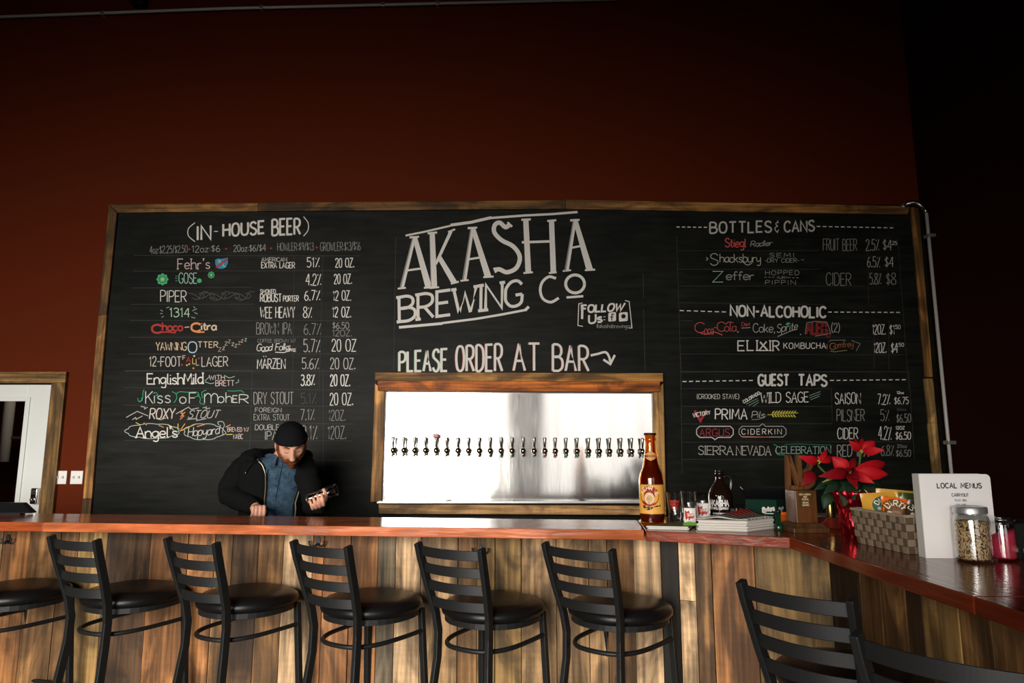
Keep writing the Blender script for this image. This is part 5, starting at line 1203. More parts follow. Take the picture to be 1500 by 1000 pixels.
for q, tips in {'a': [((597, 78), .022, .02), ((800, 84), .027, .06), ((872, 150), .024, -.02), ((640, 58), .010, .09), ((700, 60), .012, .12)],
                'b': [((212, 203), .024, -.06), ((426, 152), .014, .02), ((470, 212), .018, .04), ((360, 195), .010, -.02)],
                'c': [((463, 202), .036, -.03), ((640, 214), .018, .0), ((905, 340), .034, -.05), ((798, 410), .025, -.12), ((660, 452), .027, -.15), ((362, 356), .030, -.10), ((690, 375), .028, -.16), ((600, 330), .02, -.2), ((885, 250), .03, .05)]}.items():
    cx, cy, cd_ = centres[q]
    for (tx, ty), w, td in tips:
        mb = MB(); leafm(mb, PX3(cx + (tx-cx)*.06, cy + (ty-cy)*.06, cd_), PX3(tx, ty, td), w*.86, REDL if random.random() < .5 else RED2, .22); mb.build('red_bract', LFM, o, solid=.0008)
    mb = MB()
    for k in range(6):
        c = PX3(cx + rnd.uniform(-14, 14), cy + rnd.uniform(-14, 8), cd_ - .015); mb.ball(c, .004, 8, col=lin(160, 150, 50))
    mb.build('flower_buds', M['matte'], o)
mb = MB(); leafm(mb, PX3(330, 322, -.02), PX3(236, 428, -.06), .026, RED2, .2, .0); mb.build('red_bract', LFM, o, solid=.0008)
for (ax, ay, ad), (bx, by, bd_), w in (((600, 380, 0), (560, 570, -.06), .045), ((520, 390, 0), (400, 470, -.08), .026), ((500, 380, .02), (395, 395, -.08), .016), ((620, 400, 0), (640, 520, -.09), .03), ((700, 420, .0), (830, 560, -.06), .034), ((720, 380, .03), (850, 420, .05), .030), ((440, 400, .03), (330, 440, .0), .018), ((450, 480, .03), (400, 590, .02), .026), ((560, 400, .05), (500, 300, .06), .03), ((640, 380, .08), (760, 350, .10), .03)):
    mb = MB(); leafm(mb, PX3(ax, ay, ad), PX3(bx, by, bd_), w, GL_, .2, .01); mb.build('green_leaf', LFM, o, solid=.0008)
mb = MB(); leafm(mb, PX3(500, 350, -.02), PX3(392, 402, -.08), .008, lin(150, 150, 80)); mb.build('pale_leaf', LFM, o, solid=.0008)
for c, mid in (('a', (672, 300, .04)), ('b', (385, 300, .0)), ('c', (600, 380, -.02)), ('d', (450, 420, .03))):
    cx, cy, cd_ = centres.get(c, (480, 330, .02)); mb = MB(); mb.tube(smooth3([p + Vector((rnd.uniform(-.02, .02), rnd.uniform(-.02, .02), .12)), PX3(*mid), PX3(cx, cy, cd_)]), .004, 8, col=lin(84, 104, 48)); mb.build('stem', M['matte'], o)
mb = MB()
for k in range(9): c = PX3(690 + rnd.uniform(-50, 60), 490 + rnd.uniform(-30, 40), -.09 + rnd.uniform(-.01, .01)); mb.add([c + Vector((rnd.uniform(-.014, .014), rnd.uniform(-.008, .008), rnd.uniform(-.014, .014))) for _ in range(3)], [(0, 1, 2)])
mb.build('gold_foil_lining', mat('gold_foil', (.75, .55, .28), .2, metal=1), o)

# --- woven basket and its bags
bl, bf = on(1257, 795, ZT), on(1331.5, 811.8, ZT); Bw = .17
ax = (bf - bl).normalized(); sd = Vector((-ax.y, ax.x, 0)); sd = sd if sd.x > 0 else -sd
Lb = (bf - bl).length; Hb = .122; fl = .012
o = thing('woven_basket', (bl + bf)/2, 'grey woven strap basket holding bags of chips', 'basket')
def bp3(u, v, z, ins=0.0):                        # u along, v across, z up; flares upward
    k = fl*z/Hb; uu = -k + u*(Lb + 2*k) if True else u; vv = -k + v*(Bw + 2*k)
    uu = ins*(1 - 2*u) + uu; vv = ins*(1 - 2*v) + vv
    return bl + ax*uu + sd*vv + Vector((0, 0, z))
mb = MB(); mb.rings([[bp3(a, b_, z) for a, b_ in ((0,0),(1,0),(1,1),(0,1))] for z in (0.001, Hb)] + [[bp3(a, b_, z, .006) for a, b_ in ((0,0),(1,0),(1,1),(0,1))] for z in (Hb, .006)], col=lin(78, 68, 54), smooth=False); mb.build('basket_body', M['matte'], o)
mb = MB(); rnd = random.Random(4); strap = [lin(136, 118, 98), lin(110, 97, 80), lin(92, 77, 61)]
def weave(P, nu, nz):
    for i in range(nu):
        for j in range(nz):
            u0, u1_, z0, z1 = i/nu, (i+1)/nu, Hb*j/nz, Hb*(j+1)/nz; over = (i + j) % 2
            kk = rnd.uniform(.85, 1.12); c = [v*kk for v in (strap[0] if over else strap[2])]; e = .0035 if over else .0012; gu, gz = .06/nu, .0012
            if over: gu = -.04/nu
            A_, B2, C_, D_ = (P(u0+gu, z0+gz), P(u1_-gu, z0+gz), P(u1_-gu, z1-gz), P(u0+gu, z1-gz))
            nn = (B2 - A_).cross(D_ - A_).normalized(); cc = P(.5, Hb*.5) - bp3(.5, .5, Hb*.5)
            nn = nn if nn.dot(cc) > 0 else -nn
            mb.add([A_, B2, C_, D_] + [x_ + nn*e for x_ in (A_, B2, C_, D_)], [(4,5,6,7), (0,1,5,4), (1,2,6,5), (2,3,7,6), (3,0,4,7)], c)
weave(lambda u, z: bp3(u, 0, z), 12, 5); weave(lambda u, z: bp3(u, 1, z), 12, 5); weave(lambda u, z: bp3(1, u, z), 7, 5); weave(lambda u, z: bp3(0, u, z), 7, 5)
mb.build('woven_straps', mat('woven_strap', vcol=True, rough=.8, spec=.2, var=.2, scale=350), o)
mb = MB()
for z, ins in ((Hb, 0),):
    q = [bp3(a, b_, z + .001, .001) for a, b_ in ((0,0),(1,0),(1,1),(0,1),(0,0))]
    for a, b_ in zip(q, q[1:]): mb.tube([a, b_], [(.004, .004)]*2, sq=True, up=(0, 0, 1), col=lin(150, 138, 116))
mb.build('rim', M['matte'], o)
def bag(c, w, h, d, face, tilt, roll, col, name='chip_bag', lab='', badge=None, text=None):
    """pillow bag: crimped top, front towards `face` degrees"""
    Mx = TRm(c) @ Matrix.Rotation(R(face), 4, 'Z') @ Matrix.Rotation(R(tilt), 4, 'X') @ Matrix.Rotation(R(roll), 4, 'Y')
    o = thing(name, c, lab, 'bag of chips', 'chip bags in the basket'); mb = MB(); n, m_ = 14, 14
    def P(u, v, s):
        e = (1 - abs(2*u-1)**2.6)*(1 - abs(2*v-1)**3.0); cr = .0025*math.sin(u*38 + v*4)*(1-e)
        return Mx @ Vector(((u-.5)*w*(1 - .05*math.sin(math.pi*v)), -s*(d/2*e + .0008) + cr, v*h))
    for s in (1, -1):
        vs = [P(i/n, j/m_, s) for j in range(m_+1) for i in range(n+1)]
        mb.add(vs, [(j*(n+1)+i, j*(n+1)+i+1, (j+1)*(n+1)+i+1, (j+1)*(n+1)+i) for j in range(m_) for i in range(n)], col, smooth=True)
    mb.build('bag_body', M['gloss'], o)
    if badge:
        bx, bz, br, bc = badge; mb = MB(); f = lambda x, y: P(.5 + x/w, y/h, 1) + (Mx.to_3x3() @ Vector((0, -.0012, 0))); f2 = lambda x, y: P(.5 + x/w, y/h, 1) + (Mx.to_3x3() @ Vector((0, -.0022, 0)))
        pts = disc(bx, bz, br, br*.82, 24)
        for k in range(4, 0, -1): patch_poly(mb, f, [(bx + (x-bx)*k/4, bz + (y-bz)*k/4) for x, y in pts], bc)
        patch_poly(mb, f2, disc(bx + br*.05, bz - br*.28, br*.42, br*.26, 14), lin(150, 104, 70)); patch_poly(mb, f2, disc(bx - br*.4, bz - br*.25, br*.2, br*.16, 10), lin(220, 190, 180))
        for i, ch in enumerate(text):
            a = R(148 - i*29); cx, cy = bx + br*.66*math.cos(a), bz + br*.52*math.sin(a); ux, uy = math.sin(a), -math.cos(a); hh, ww = br*.20, br*.14
            write(mb, ch, [(cx + ux*p_*ww + math.cos(a)*q_*hh, cy + uy*p_*ww + math.sin(a)*q_*hh) for p_, q_ in ((-1,1),(1,1),(1,-1),(-1,-1))], br*.085, f2, lin(232, 222, 200), jit=0)
        mb.build('round_badge', M['vcol'], o)
    return o
def in_basket(px, v, z):
    lo_, hi_ = -.05, Lb + .05
    for _ in range(40):
        m_ = (lo_ + hi_)/2; q_ = bl + ax*m_ + sd*v; x_ = 750 + FPX*q_.x/(q_.y*math.cos(PITCH) + (ZT + .1 - CAM.z)*math.sin(PITCH))
        if x_ < px: lo_ = m_
        else: hi_ = m_
    return bl + ax*m_ + sd*v + Vector((0, 0, z))
yb = bl.lerp(bf, .5)
zb_ = ZT + .012
bag(in_basket(1296, .078, .016), .125, .168, .035, -28, -3, -5, lin(214, 160, 60), lab='yellow chip bag with a green round badge at the left in the basket', badge=(.012, .122, .040, lin(16, 84, 54)), text='DIRTY')
bag(in_basket(1309, .036, .014), .100, .160, .035, -32, -2, 6, lin(236, 104, 24), lab='orange chip bag with a brown round badge in the basket', badge=(-.004, .118, .046, lin(104, 66, 22)), text='DIRTY')
bag(in_basket(1342, .060, .012), .085, .156, .03, -28, 0, 8, lin(74, 50, 30), lab='brown chip bag at the right end of the basket, by the binder', badge=(-.012, .120, .036, lin(46, 32, 20)), text='DIRTY')
bag(in_basket(1312, .118, .016), .14, .178, .03, -24, -2, 4, lin(206, 162, 70), lab='plain yellow chip bag standing at the back of the basket')
bag(in_basket(1338, .130, .014), .10, .172, .025, -20, -2, 4, lin(58, 84, 36), lab='dark green chip bag at the back right of the basket')

# --- binder of local menus
q0, q1 = on(1357.5, 817.5, ZT), on(1462, 818.2, ZT); ux = (q1 - q0).normalized(); uy = Vector((-ux.y, ux.x, 0)); Wb = .222; Hb2 = at(1350, 694, q0.y).z - ZT; D = .040
o = thing('menu_binder', q0, 'white ring binder titled LOCAL MENUS standing upright on the bar', 'binder')
WB = mat('white_vinyl', lin(236, 232, 230), .35, spec=.4)
def bq(x, y, z): return q0 + ux*x + uy*y + Vector((0, 0, z))
def cover(y0, y1):
    mb = MB(); r = .014; pr = [(0, 0), (Wb, 0), (Wb, Hb2 - r)] + [(Wb - r + r*math.cos(a), Hb2 - r + r*math.sin(a)) for a in (R(22), R(45), R(68))] + [(Wb - r, Hb2), (0, Hb2)]
    mb.rings([[bq(x, y0, z) for x, z in pr], [bq(x, y1, z) for x, z in pr]], smooth=False); return mb
cover(0, .004).build('front_cover', WB, o, bevel=.001); cover(D-.004, D).build('back_cover', WB, o, bevel=.001)
mb = MB(); mb.hexa([bq(-.003, 0, 0), bq(-.0002, 0, 0), bq(-.0002, D, 0), bq(-.003, D, 0), bq(-.003, 0, Hb2), bq(-.0002, 0, Hb2), bq(-.0002, D, Hb2), bq(-.003, D, Hb2)]); mb.build('spine', mat('grey_white_vinyl', lin(206, 204, 196), .5), o, bevel=.001)
mb = MB(); mb.hexa([bq(.006, .006, .006), bq(Wb-.012, .006, .006), bq(Wb-.012, D-.006, .006), bq(.006, D-.006, .006), bq(.006, .006, Hb2-.008), bq(Wb-.012, .006, Hb2-.008), bq(Wb-.012, D-.006, Hb2-.008), bq(.006, D-.006, Hb2-.008)], W_); mb.build('pages', M['vcol'], o)
mb = MB(); f = lambda x, y: bq(x, -.0008, y); INK = lin(58, 58, 62)
zt2 = Hb2
for t_, xc, z, h, w_, sw in (('LOCAL MENUS', .122, zt2-.0365, .0150, .138, .0034), ('CARRYOUT', .122, zt2-.066, .0095, .052, .0018), ('FEAST BBQ', .122, zt2-.0825, .0060, .036, .0013), ('GALAXIE', .122, zt2-.0965, .0060, .030, .0013), ('GARAGE BAR', .122, zt2-.1105, .0060, .044, .0013), ('RYE', .122, zt2-.1245, .006, .014, .0013)):
    write(mb, t_, rect(xc - w_/2, z + h/2, xc + w_/2, z - h/2), sw, f, INK if h > .007 else lin(120, 118, 118), jit=0, gap=2.0)
mb.build('printed_title', M['vcol'], o)

# --- two jars
p = on(1425, 821.2, ZT); p.y -= .008; o = thing('seed_jar', p, 'glass jar full of speckled tan seeds with a metal lid', 'jar')
def jar(p, r, h, neck, t=.003):
    mb = MB(); out = [(r*.86, 0), (r*.97, .004), (r, .012), (r, h*.78), (r*.96, h*.84), (neck, h*.90), (neck, h)]
    mb.lathe(out + [(a - t, z) for a, z in out[::-1] if z > .003] + [(r*.8, .006), (.001, .006)], 40, TRm(p), cap=(True, True)); return mb
jar(p, .0505, .158, .044).build('glass_body', M['glass'], o)
sm = bpy.data.materials.new('mixed_seeds'); sm.use_nodes = True; nt = sm.node_tree; b = nt.nodes['Principled BSDF']; b.inputs['Roughness'].default_value = .7
tc = nt.nodes.new('ShaderNodeTexCoord'); vo = nt.nodes.new('ShaderNodeTexVoronoi'); vo.inputs['Scale'].default_value = 300; mp = nt.nodes.new('ShaderNodeMapping'); mp.inputs['Scale'].default_value = (1, 1, .75)
cr = nt.nodes.new('ShaderNodeValToRGB'); cr.color_ramp.interpolation = 'CONSTANT'
els = cr.color_ramp.elements; els[0].position = 0; els[0].color = (*lin(52, 42, 34), 1); els[1].position = .30; els[1].color = (*lin(214, 176, 128), 1)
e_ = els.new(.55); e_.color = (*lin(228, 196, 156), 1); e_ = els.new(.8); e_.color = (*lin(196, 150, 100), 1)
sx = nt.nodes.new('ShaderNodeSeparateColor'); nt.links.new(tc.outputs['Object'], mp.inputs['Vector']); nt.links.new(mp.outputs['Vector'], vo.inputs['Vector']); nt.links.new(vo.outputs['Color'], sx.inputs['Color']); nt.links.new(sx.outputs['Red'], cr.inputs['Fac']); nt.links.new(cr.outputs['Color'], b.inputs['Base Color'])
bp = nt.nodes.new('ShaderNodeBump'); bp.inputs['Strength'].default_value = .8; bp.inputs['Distance'].default_value = .003; bp.invert = True; nt.links.new(vo.outputs['Distance'], bp.inputs['Height']); nt.links.new(bp.outputs['Normal'], b.inputs['Normal'])
mb = MB(); mb.lathe([(.042, .0072), (.0468, .013), (.0468, .118), (.04, .122), (.001, .123)], 32, TRm(p)); q = mb.build('seeds', sm, o); q['kind'] = 'stuff'
mb = MB(); mb.lathe([(.0475, .146), (.0475, .163), (.045, .166), (.040, .1665), (.039, .165), (.001, .165)], 40, TRm(p), cap=(False, True)); mb.build('screw_lid', M['galv'], o)
p = on(1464.5, 819.5, ZT); p.x += .010; p.y -= .006; o = thing('candy_jar', p, 'glass jar of dark pink powder with a glass lid beside the seed jar', 'jar')
jar(p, .0385, .118, .037).build('glass_body', M['glass'], o)
mb = MB(); n = 32
ring = lambda r, zf: [Vector((p.x + r*math.cos(2*math.pi*k/n), p.y + r*math.sin(2*math.pi*k/n), ZT + zf(r*math.cos(2*math.pi*k/n)))) for k in range(n)]
mb.rings([ring(.031, lambda x: .0072), ring(.0350, lambda x: .012), ring(.0350, lambda x: .082 + x*.42), ring(.01, lambda x: .078 + x*.42)], col=lin(196, 44, 74)); q = mb.build('pink_powder', mat('pink_sugar', vcol=True, rough=.8, var=.12, scale=300), o); q['kind'] = 'stuff'
mb = MB(); mb.lathe([(.0375, .119), (.0395, .121), (.0395, .127), (.036, .131), (.012, .133), (.001, .133)], 36, TRm(p), cap=(True, True)); mb.build('glass_lid', M['glass'], o)
# --- dark box at the right edge with a paper edge, dark terminal at the left edge
p = Vector((1.60, 2.30, ZT)); mb = MB(); mb.box((1.59, 2.22, ZT + .0), (1.72, 2.60, ZT + .11), lin(22, 24, 22)); tag(mb.build('black_box', M['matte'], bevel=.004), 'black box on the bar at the right edge, behind the pink jar', 'box')
mb = MB(); mb.box((1.60, 2.10, ZT), (1.71, 2.215, ZT+.022), lin(30, 32, 30)); mb.box((1.602, 2.095, ZT+.022), (1.712, 2.213, ZT+.034), lin(196, 190, 172)); tag(mb.build('note_pad', M['vcol'], bevel=.001), 'cream note pad at the right edge, in front of the black box', 'note pad')
a0 = at(46, 752, 3.66); a0.z = ZT
o = thing('card_terminal', (a0.x - .12, 3.68, ZT), 'black sales terminal at the far left end of the bar, below the white door', 'sales terminal')
mb = MB(); t1_ = at(34, 736, 3.70); b1_ = a0; w_ = Vector((-.42, 0, 0)); d_ = Vector((0, .05, 0))
mb.hexa([b1_ + w_ + Vector((0,0,.006)), b1_ + Vector((0,0,.006)), b1_ + d_ + Vector((0,0,.006)), b1_ + w_ + d_ + Vector((0,0,.006)), t1_ + w_, t1_, t1_ + d_*.6, t1_ + w_ + d_*.6]); mb.build('screen', M['black'], o, bevel=.004)
mb = MB(); mb.box((b1_.x - .34, 3.66, ZT), (b1_.x - .06, 3.70, ZT + .006)); mb.build('foot', M['black'], o)
# ------------------------------------------------------------------ the barman
man = thing('person', at(404, 700, 4.28).xy.to_3d(), 'bearded person in black beanie, black hoodie and denim shirt looking down behind the bar', 'person')
YC = 4.16
def S(px, py, dy=0.0): return at(px, py, YC + dy)
yaw = R(20)                                      # chest turned towards the picture's right
FR = Vector((math.sin(yaw), -math.cos(yaw), 0)); EX = Vector((math.cos(yaw), math.sin(yaw), 0))
# torso axis, hips to neck: (centre, half width, half depth)
hip = S(398, 800, .10); hip.z = .93
TOR = [(Vector((hip.x - .01, hip.y, .88)), .165, .125), (Vector((hip.x, hip.y, .98)), .160, .120), (S(398, 738, .06), .158, .115), (S(401, 712, .03), .172, .118), (S(404, 692, .0), .188, .115), (S(406, 679, -.01), .185, .100), (S(409, 671.5, -.02), .140, .085), (S(414, 668, -.03), .085, .072), (S(417.5, 664, -.045), .062, .066), (S(420, 658, -.06), .058, .062)]
def tor_ring(k, grow=0.0, a0=0, a1=360, n=28, cl=True):
    c, w, d = TOR[k]; out = []
    for i in range(n if cl else n + 1):
        a = R(a0 + (a1-a0)*i/n); sa, ca = math.sin(a), math.cos(a); p = 2.4
        r = 1/((abs(sa)**p + abs(ca)**p)**(1/p))
        out.append(c + EX*(r*sa*(w + grow)) + FR*(r*ca*(d + grow)))
    return out
body = MB()
body.rings([tor_ring(k) for k in range(len(TOR))])
# arms: shoulder, elbow, wrist
SH_R, EL_R, WR_R, FI_R = S(371, 679, .0), S(337, 722, -.02), S(374, 743, -.17), S(384, 744, -.27)
SH_L, EL_L, WR_L = S(441, 681, .0), S(459, 736, -.06), S(459, 735, -.24)
def limb(mb, pts, rs, n=14): mb.tube(smooth3(pts, 5), [rs[0] + (rs[-1]-rs[0])*i/((len(pts)-1)*5) for i in range((len(pts)-1)*5+1)], n)
limb(body, [SH_R, SH_R.lerp(EL_R, .5) + Vector((-.01, 0, .012)), EL_R, EL_R.lerp(WR_R, .5), WR_R], (.052, .030)); limb(body, [SH_L, EL_L, WR_L], (.050, .030))
for s in (-1, 1):
    h = TOR[0][0] + EX*(s*.085); limb(body, [h + Vector((0, 0, .02)), Vector((h.x + s*.01, h.y - .02, .50)), Vector((h.x + s*.02, h.y + .02, .09))], (.085, .045))
    body.ball((h.x + s*.03, h.y - .04, .05), (.045, .12, .045), 12)
# head: a displaced egg, looking down
HC = S(426.5, 650.0, -.19)
Rh = Matrix.Rotation(R(21), 4, 'Z') @ Matrix.Rotation(R(-5), 4, 'Y') @ Matrix.Rotation(R(26), 4, 'X')
def gs(v, c, w): return math.exp(-((v - c)/w)**2)
def head_pt(lat, lon, off=0.0):
    """lat -90..90, lon 0 = face (towards -Y)"""
    la, lo = R(lat), R(lon); x, y, z = math.cos(la)*math.sin(lo), -math.cos(la)*math.cos(lo), math.sin(la)
    a, b, c = .076, .098, .118
    f = max(0, -y)
    jaw = max(0, -z); px, py, pz = a*x*(1 - .30*jaw**1.6), b*y*(1 - .10*jaw), c*z
    px *= 1 + .04*gs(z, .25, .4)
    d = 0.0; lonx = lon
    d += .0065*gs(lat, 10, 7)*gs(abs(lonx), 22, 18)                     # brow
    d -= .011*gs(lat, 0, 8)*gs(abs(lonx), 24, 11)                       # eye sockets
    d += .0055*gs(lat, -1, 6)*gs(abs(lonx), 24, 8)                      # lids over the eyes
    nl = max(0, min(1, (8 - lat)/28)) * (1 if lat > -23 else max(0, 1 - (-23 - lat)/4))
    d += (.006 + .026*nl)*gs(lonx, 0, 6.0 + 5*nl)*(1 if -27 < lat < 9 else 0)*(1 if lat > -26 else .2)   # nose
    d += .008*gs(lat, -21, 4)*gs(abs(lonx), 9, 4)                       # nostrils
    d += .006*gs(lat, -12, 11)*gs(abs(lonx), 42, 14)                    # cheekbone
    d += .006*gs(lat, -35, 3.2)*gs(lonx, 0, 15) - .006*gs(lat, -39, 2)*gs(lonx, 0, 16) + .007*gs(lat, -43, 3.4)*gs(lonx, 0, 13)   # lips
    d += .011*gs(lat, -60, 9)*gs(lonx, 0, 22)                           # chin
    p = Vector((px, py, pz)); nrm = Vector((px/a/a, py/b/b, pz/c/c)).normalized()
    p += nrm*(d*(1 if f > 0 else 0) + off)
    return HC + (Rh @ p)
def head_grid(la0, la1, lo0, lo1, nla, nlo, off, closed=False):
    rs = []
    for i in range(nla + 1):
        la = la0 + (la1-la0)*i/nla
        rs.append([head_pt(la, lo0 + (lo1-lo0)*k/nlo, off(la, lo0 + (lo1-lo0)*k/nlo) if callable(off) else off) for k in range(nlo if closed else nlo + 1)])
    return rs
body.rings(head_grid(-89, 89, -180, 180, 90, 100, 0.0, True))
def hl(x, y, z): return HC + (Rh @ Vector((x, y, z)))
for s in (-1, 1): body.ball(hl(s*.078, .012, -.012), (.011, .022, .033), 14, Rh.to_3x3().to_4x4() @ Matrix.Rotation(R(s*-18), 4, 'Z'))
body.tube([hl(0, .02, -.06), TOR[8][0].lerp(TOR[9][0], .5)], [.052, .058], 16)
# hands
def finger(mb, pts, r0, r1): mb.tube(smooth3(pts, 3), [r0 + (r1-r0)*i/((len(pts)-1)*3) for i in range((len(pts)-1)*3+1)], 10)
def hand(mb, wr, fw, side, up, curl, thumb, spread=.0):
    """wrist point, direction to the knuckles, sideways towards the thumb, back-of-hand normal; curl = three bend angles"""
    fw, side, up = fw.normalized(), side.normalized(), up.normalized()
    def P(a, b, c): return wr + fw*a + side*b + up*c
    mb.rings([[P(0, .026*math.cos(t), .017*math.sin(t)) for t in [2*math.pi*k/14 for k in range(14)]], [P(.035, .038*math.cos(t), .019*math.sin(t)) for t in [2*math.pi*k/14 for k in range(14)]], [P(.072, .042*math.cos(t), .017*math.sin(t)) for t in [2*math.pi*k/14 for k in range(14)]], [P(.088, .039*math.cos(t), .011*math.sin(t)) for t in [2*math.pi*k/14 for k in range(14)]]])
    for k, (b, L) in enumerate(((.031, .92), (.0105, 1.0), (-.0105, .94), (-.030, .76))):
        pts = [P(.060, b*.9, .002), P(.085, b, .006)]; a = 0; q = pts[-1]
        for i, seg in enumerate((.040, .026, .021)):
            a += curl[i]*(1 + .06*k); dv = fw*math.cos(R(a)) - up*math.sin(R(a)) + side*(spread*(1.5-k)); q = q + dv*(seg*L); pts.append(q)
        finger(mb, pts, .0098, .0075)
    t0, t1, t2, t3 = thumb
    finger(mb, [P(*t0), P(*t1), P(*t2), P(*t3)], .0125, .0085)
dR = (FI_R - WR_R).normalized()
hand(body, WR_R + dR*.006, Vector((.5, -.85, .05)), Vector((.85, .5, 0)), Vector((0, .05, 1)), (74, 40, 30), ((.02, .030, -.006), (.05, .045, -.022), (.075, .032, -.036), (.088, .014, -.040)))
GL0, GL1 = S(449.5, 731.5, -.34), S(492.5, 716.8, -.34)          # the glass he holds: base and rim
ga = (GL1 - GL0).normalized(); gm = GL0.lerp(GL1, .33); GRAD = .031
vw = (CAM - gm).normalized(); gup = ga.cross(vw); gup = gup if gup.z > 0 else -gup; gup.normalize()
pal = gm - gup*(GRAD + .020)                      # palm below the glass, fingers up round its near side
hand(body, pal - ga*.0 - vw*-.055 + Vector((-.006, 0, -.004)), vw + gup*.05, ga*1.0, -gup, (34, 56, 48), ((.02, .028, -.004), (.035, .050, -.022), (.050, .056, -.050), (.050, .050, -.078)), .03)
SKIN = mat('skin', lin(214, 158, 132), .5, spec=.35, var=.06, scale=90)
ob = body.build('body', SKIN, man)
md = ob.modifiers.new('one_surface', 'REMESH'); md.mode = 'VOXEL'; md.voxel_size = .0042; md.use_smooth_shade = True
md = ob.modifiers.new('soften', 'SMOOTH'); md.factor = .5; md.iterations = 2

# ---- clothes
cloth = lambda n_, c_, sc=260: mat(n_, c_, .92, spec=.12, var=.22, scale=sc, bump=.25)
BLK = cloth('black_fleece', (.0055, .0056, .006)); DENIM = mat('washed_denim', lin(58, 79, 96), .92, spec=.12, var=.5, scale=34, bump=.3); KNIT = cloth('black_knit', (.007, .007, .008), 400)
TEE = cloth('olive_cotton', lin(62, 66, 48)); JEANS = cloth('dark_trousers', lin(30, 32, 38))
def wrinkle(p, k=.004, s=16): return Vector((mnoise.noise(p*s), mnoise.noise(p*s + Vector((9, 3, 1))), mnoise.noise(p*s + Vector((2, 7, 5)))))*k
def jitter(rs, k=.004, s=16): return [[p + wrinkle(p, k, s) for p in r] for r in rs]
# denim shirt: front and back of the torso up to the collar
mb = MB(); mb.rings(jitter([tor_ring(k, .010, 0, 360, 44) for k in range(0, 7)] + [[p - Vector((0, 0, .004)) for p in tor_ring(7, .008, 0, 360, 44)]], .006, 24), cap=(False, False)); sh = mb.build('denim_shirt', DENIM, man)
def front(k, a, g):                                # a point on the chest: ring k (may be fractional), angle a, grow g
    i = min(int(k), len(TOR)-2); f = k - i
    (c0, w0, d0), (c1, w1, d1) = TOR[i], TOR[i+1]; c, w, d = c0.lerp(c1, f), w0+(w1-w0)*f, d0+(d1-d0)*f
    sa, ca = math.sin(R(a)), math.cos(R(a)); r = 1/((abs(sa)**2.4 + abs(ca)**2.4)**(1/2.4))
    return c + EX*(r*sa*(w+g)) + FR*(r*ca*(d+g))
mb = MB(); mb.tube([front(k, 2 + (k-3)*1.2, .014) for k in [i*.25 for i in range(4, 26)]], [(.002, .011)]*22, sq=True, up=FR); mb.build('button_placket', DENIM, sh)
mb = MB()
for k in (1.5, 2.3, 3.1, 3.9, 4.7, 5.5): mb.ball(front(k, 2 + (k-3)*1.2, .017), .0045, 8)
mb.build('button', mat('dark_button', lin(60, 34, 40), .4), sh)
for a in (-26, 30):
    mb = MB(); P = [front(4.3, a-11, .016), front(4.3, a+11, .016), front(3.2, a+11, .016), front(2.9, a, .016), front(3.2, a-11, .016)]
    mb.add(P, [(0, 1, 2, 3, 4)]); mb.build('chest_pocket', DENIM, sh, solid=.004)
    mb = MB(); P = [front(4.45, a-12, .019), front(4.45, a+12, .019), front(4.05, a+12, .019), front(3.85, a, .020), front(4.05, a-12, .019)]
    mb.add(P, [(0, 1, 2, 3, 4)]); mb.build('pocket_flap', DENIM, sh, solid=.004)
for s, tip in ((-1, S(401.5, 685, -.165)), (1, S(434, 681, -.15))):
    b0 = S(417.5 + s*3.5, 688 if s < 0 else 688, -.165); n0 = front(7.6, s*60, .016); n1 = front(7.2, s*120, .018); lo_ = front(6.9, s*62, .016)
    mb = MB(); mb.add([front(6.7, s*12, .020), front(7.7, s*40, .016), n0 + Vector((0, 0, .006)), n1 + Vector((0, 0, .012)), lo_ + Vector((0, 0, .004)), tip], [(0, 1, 2, 3, 4, 5)] if s > 0 else [(5, 4, 3, 2, 1, 0)]); mb.build('collar_wing', DENIM, sh, solid=.005)
mb = MB(); mb.add([front(7.6, -26, .013), front(7.6, 26, .013), front(6.2, 6, .0135), front(6.4, -4, .0135)], [(0, 1, 2, 3)]); mb.build('tee_shirt', TEE, man, solid=.002)
# hoodie: open shell of the torso, sleeves, hood lying on the shoulders, zips
op0, op1 = -13, 42                                # opening seen from the body's axis
OP0 = [-13, -13, -13, -13, -15, -22, -42, -70]; OP1 = [30, 34, 40, 44, 46, 46, 50, 60]
rs_o = [tor_ring(k, .026 + (.010 if k < 2 else 0), OP1[k], 360 + OP0[k], 40, False) for k in range(0, 8)]
rs_i = [tor_ring(k, .013 + (.010 if k < 2 else 0), OP1[k], 360 + OP0[k], 40, False) for k in range(0, 8)]
def lerp_op(T, k): i = min(int(k), len(T)-2); return T[i] + (T[i+1]-T[i])*(k-i)
mb = MB(); loop = [o_ + i_[::-1] for o_, i_ in zip(jitter(rs_o, .007, 13), rs_i)]
mb.rings(loop, cap=(True, True)); hood = mb.build('hoodie', BLK, man)
def sleeve(pts, rs, nm='sleeve'):
    mb = MB(); P = smooth3(pts, 6); n = len(P); k = len(rs) - 1; rr = []
    for i in range(n):
        u = i/(n-1)*k; j = min(int(u), k-1); r = rs[j] + (rs[j+1]-rs[j])*(u-j); rr.append(r*(1 + .045*math.sin(i*2.1)))
    mb.tube(P, rr, 20); mb.v = [p + wrinkle(p, .007, 18) for p in mb.v]; return mb.build(nm, BLK, hood)
sleeve([S(386, 674, .01), SH_R + Vector((-.005, 0, .008)), SH_R.lerp(EL_R, .5) + Vector((-.018, .0, .018)), EL_R + Vector((-.004, 0, .002)), EL_R.lerp(WR_R, .55) + Vector((0, 0, -.004)), WR_R - dR*.006], [.066, .082, .078, .066, .058, .044])
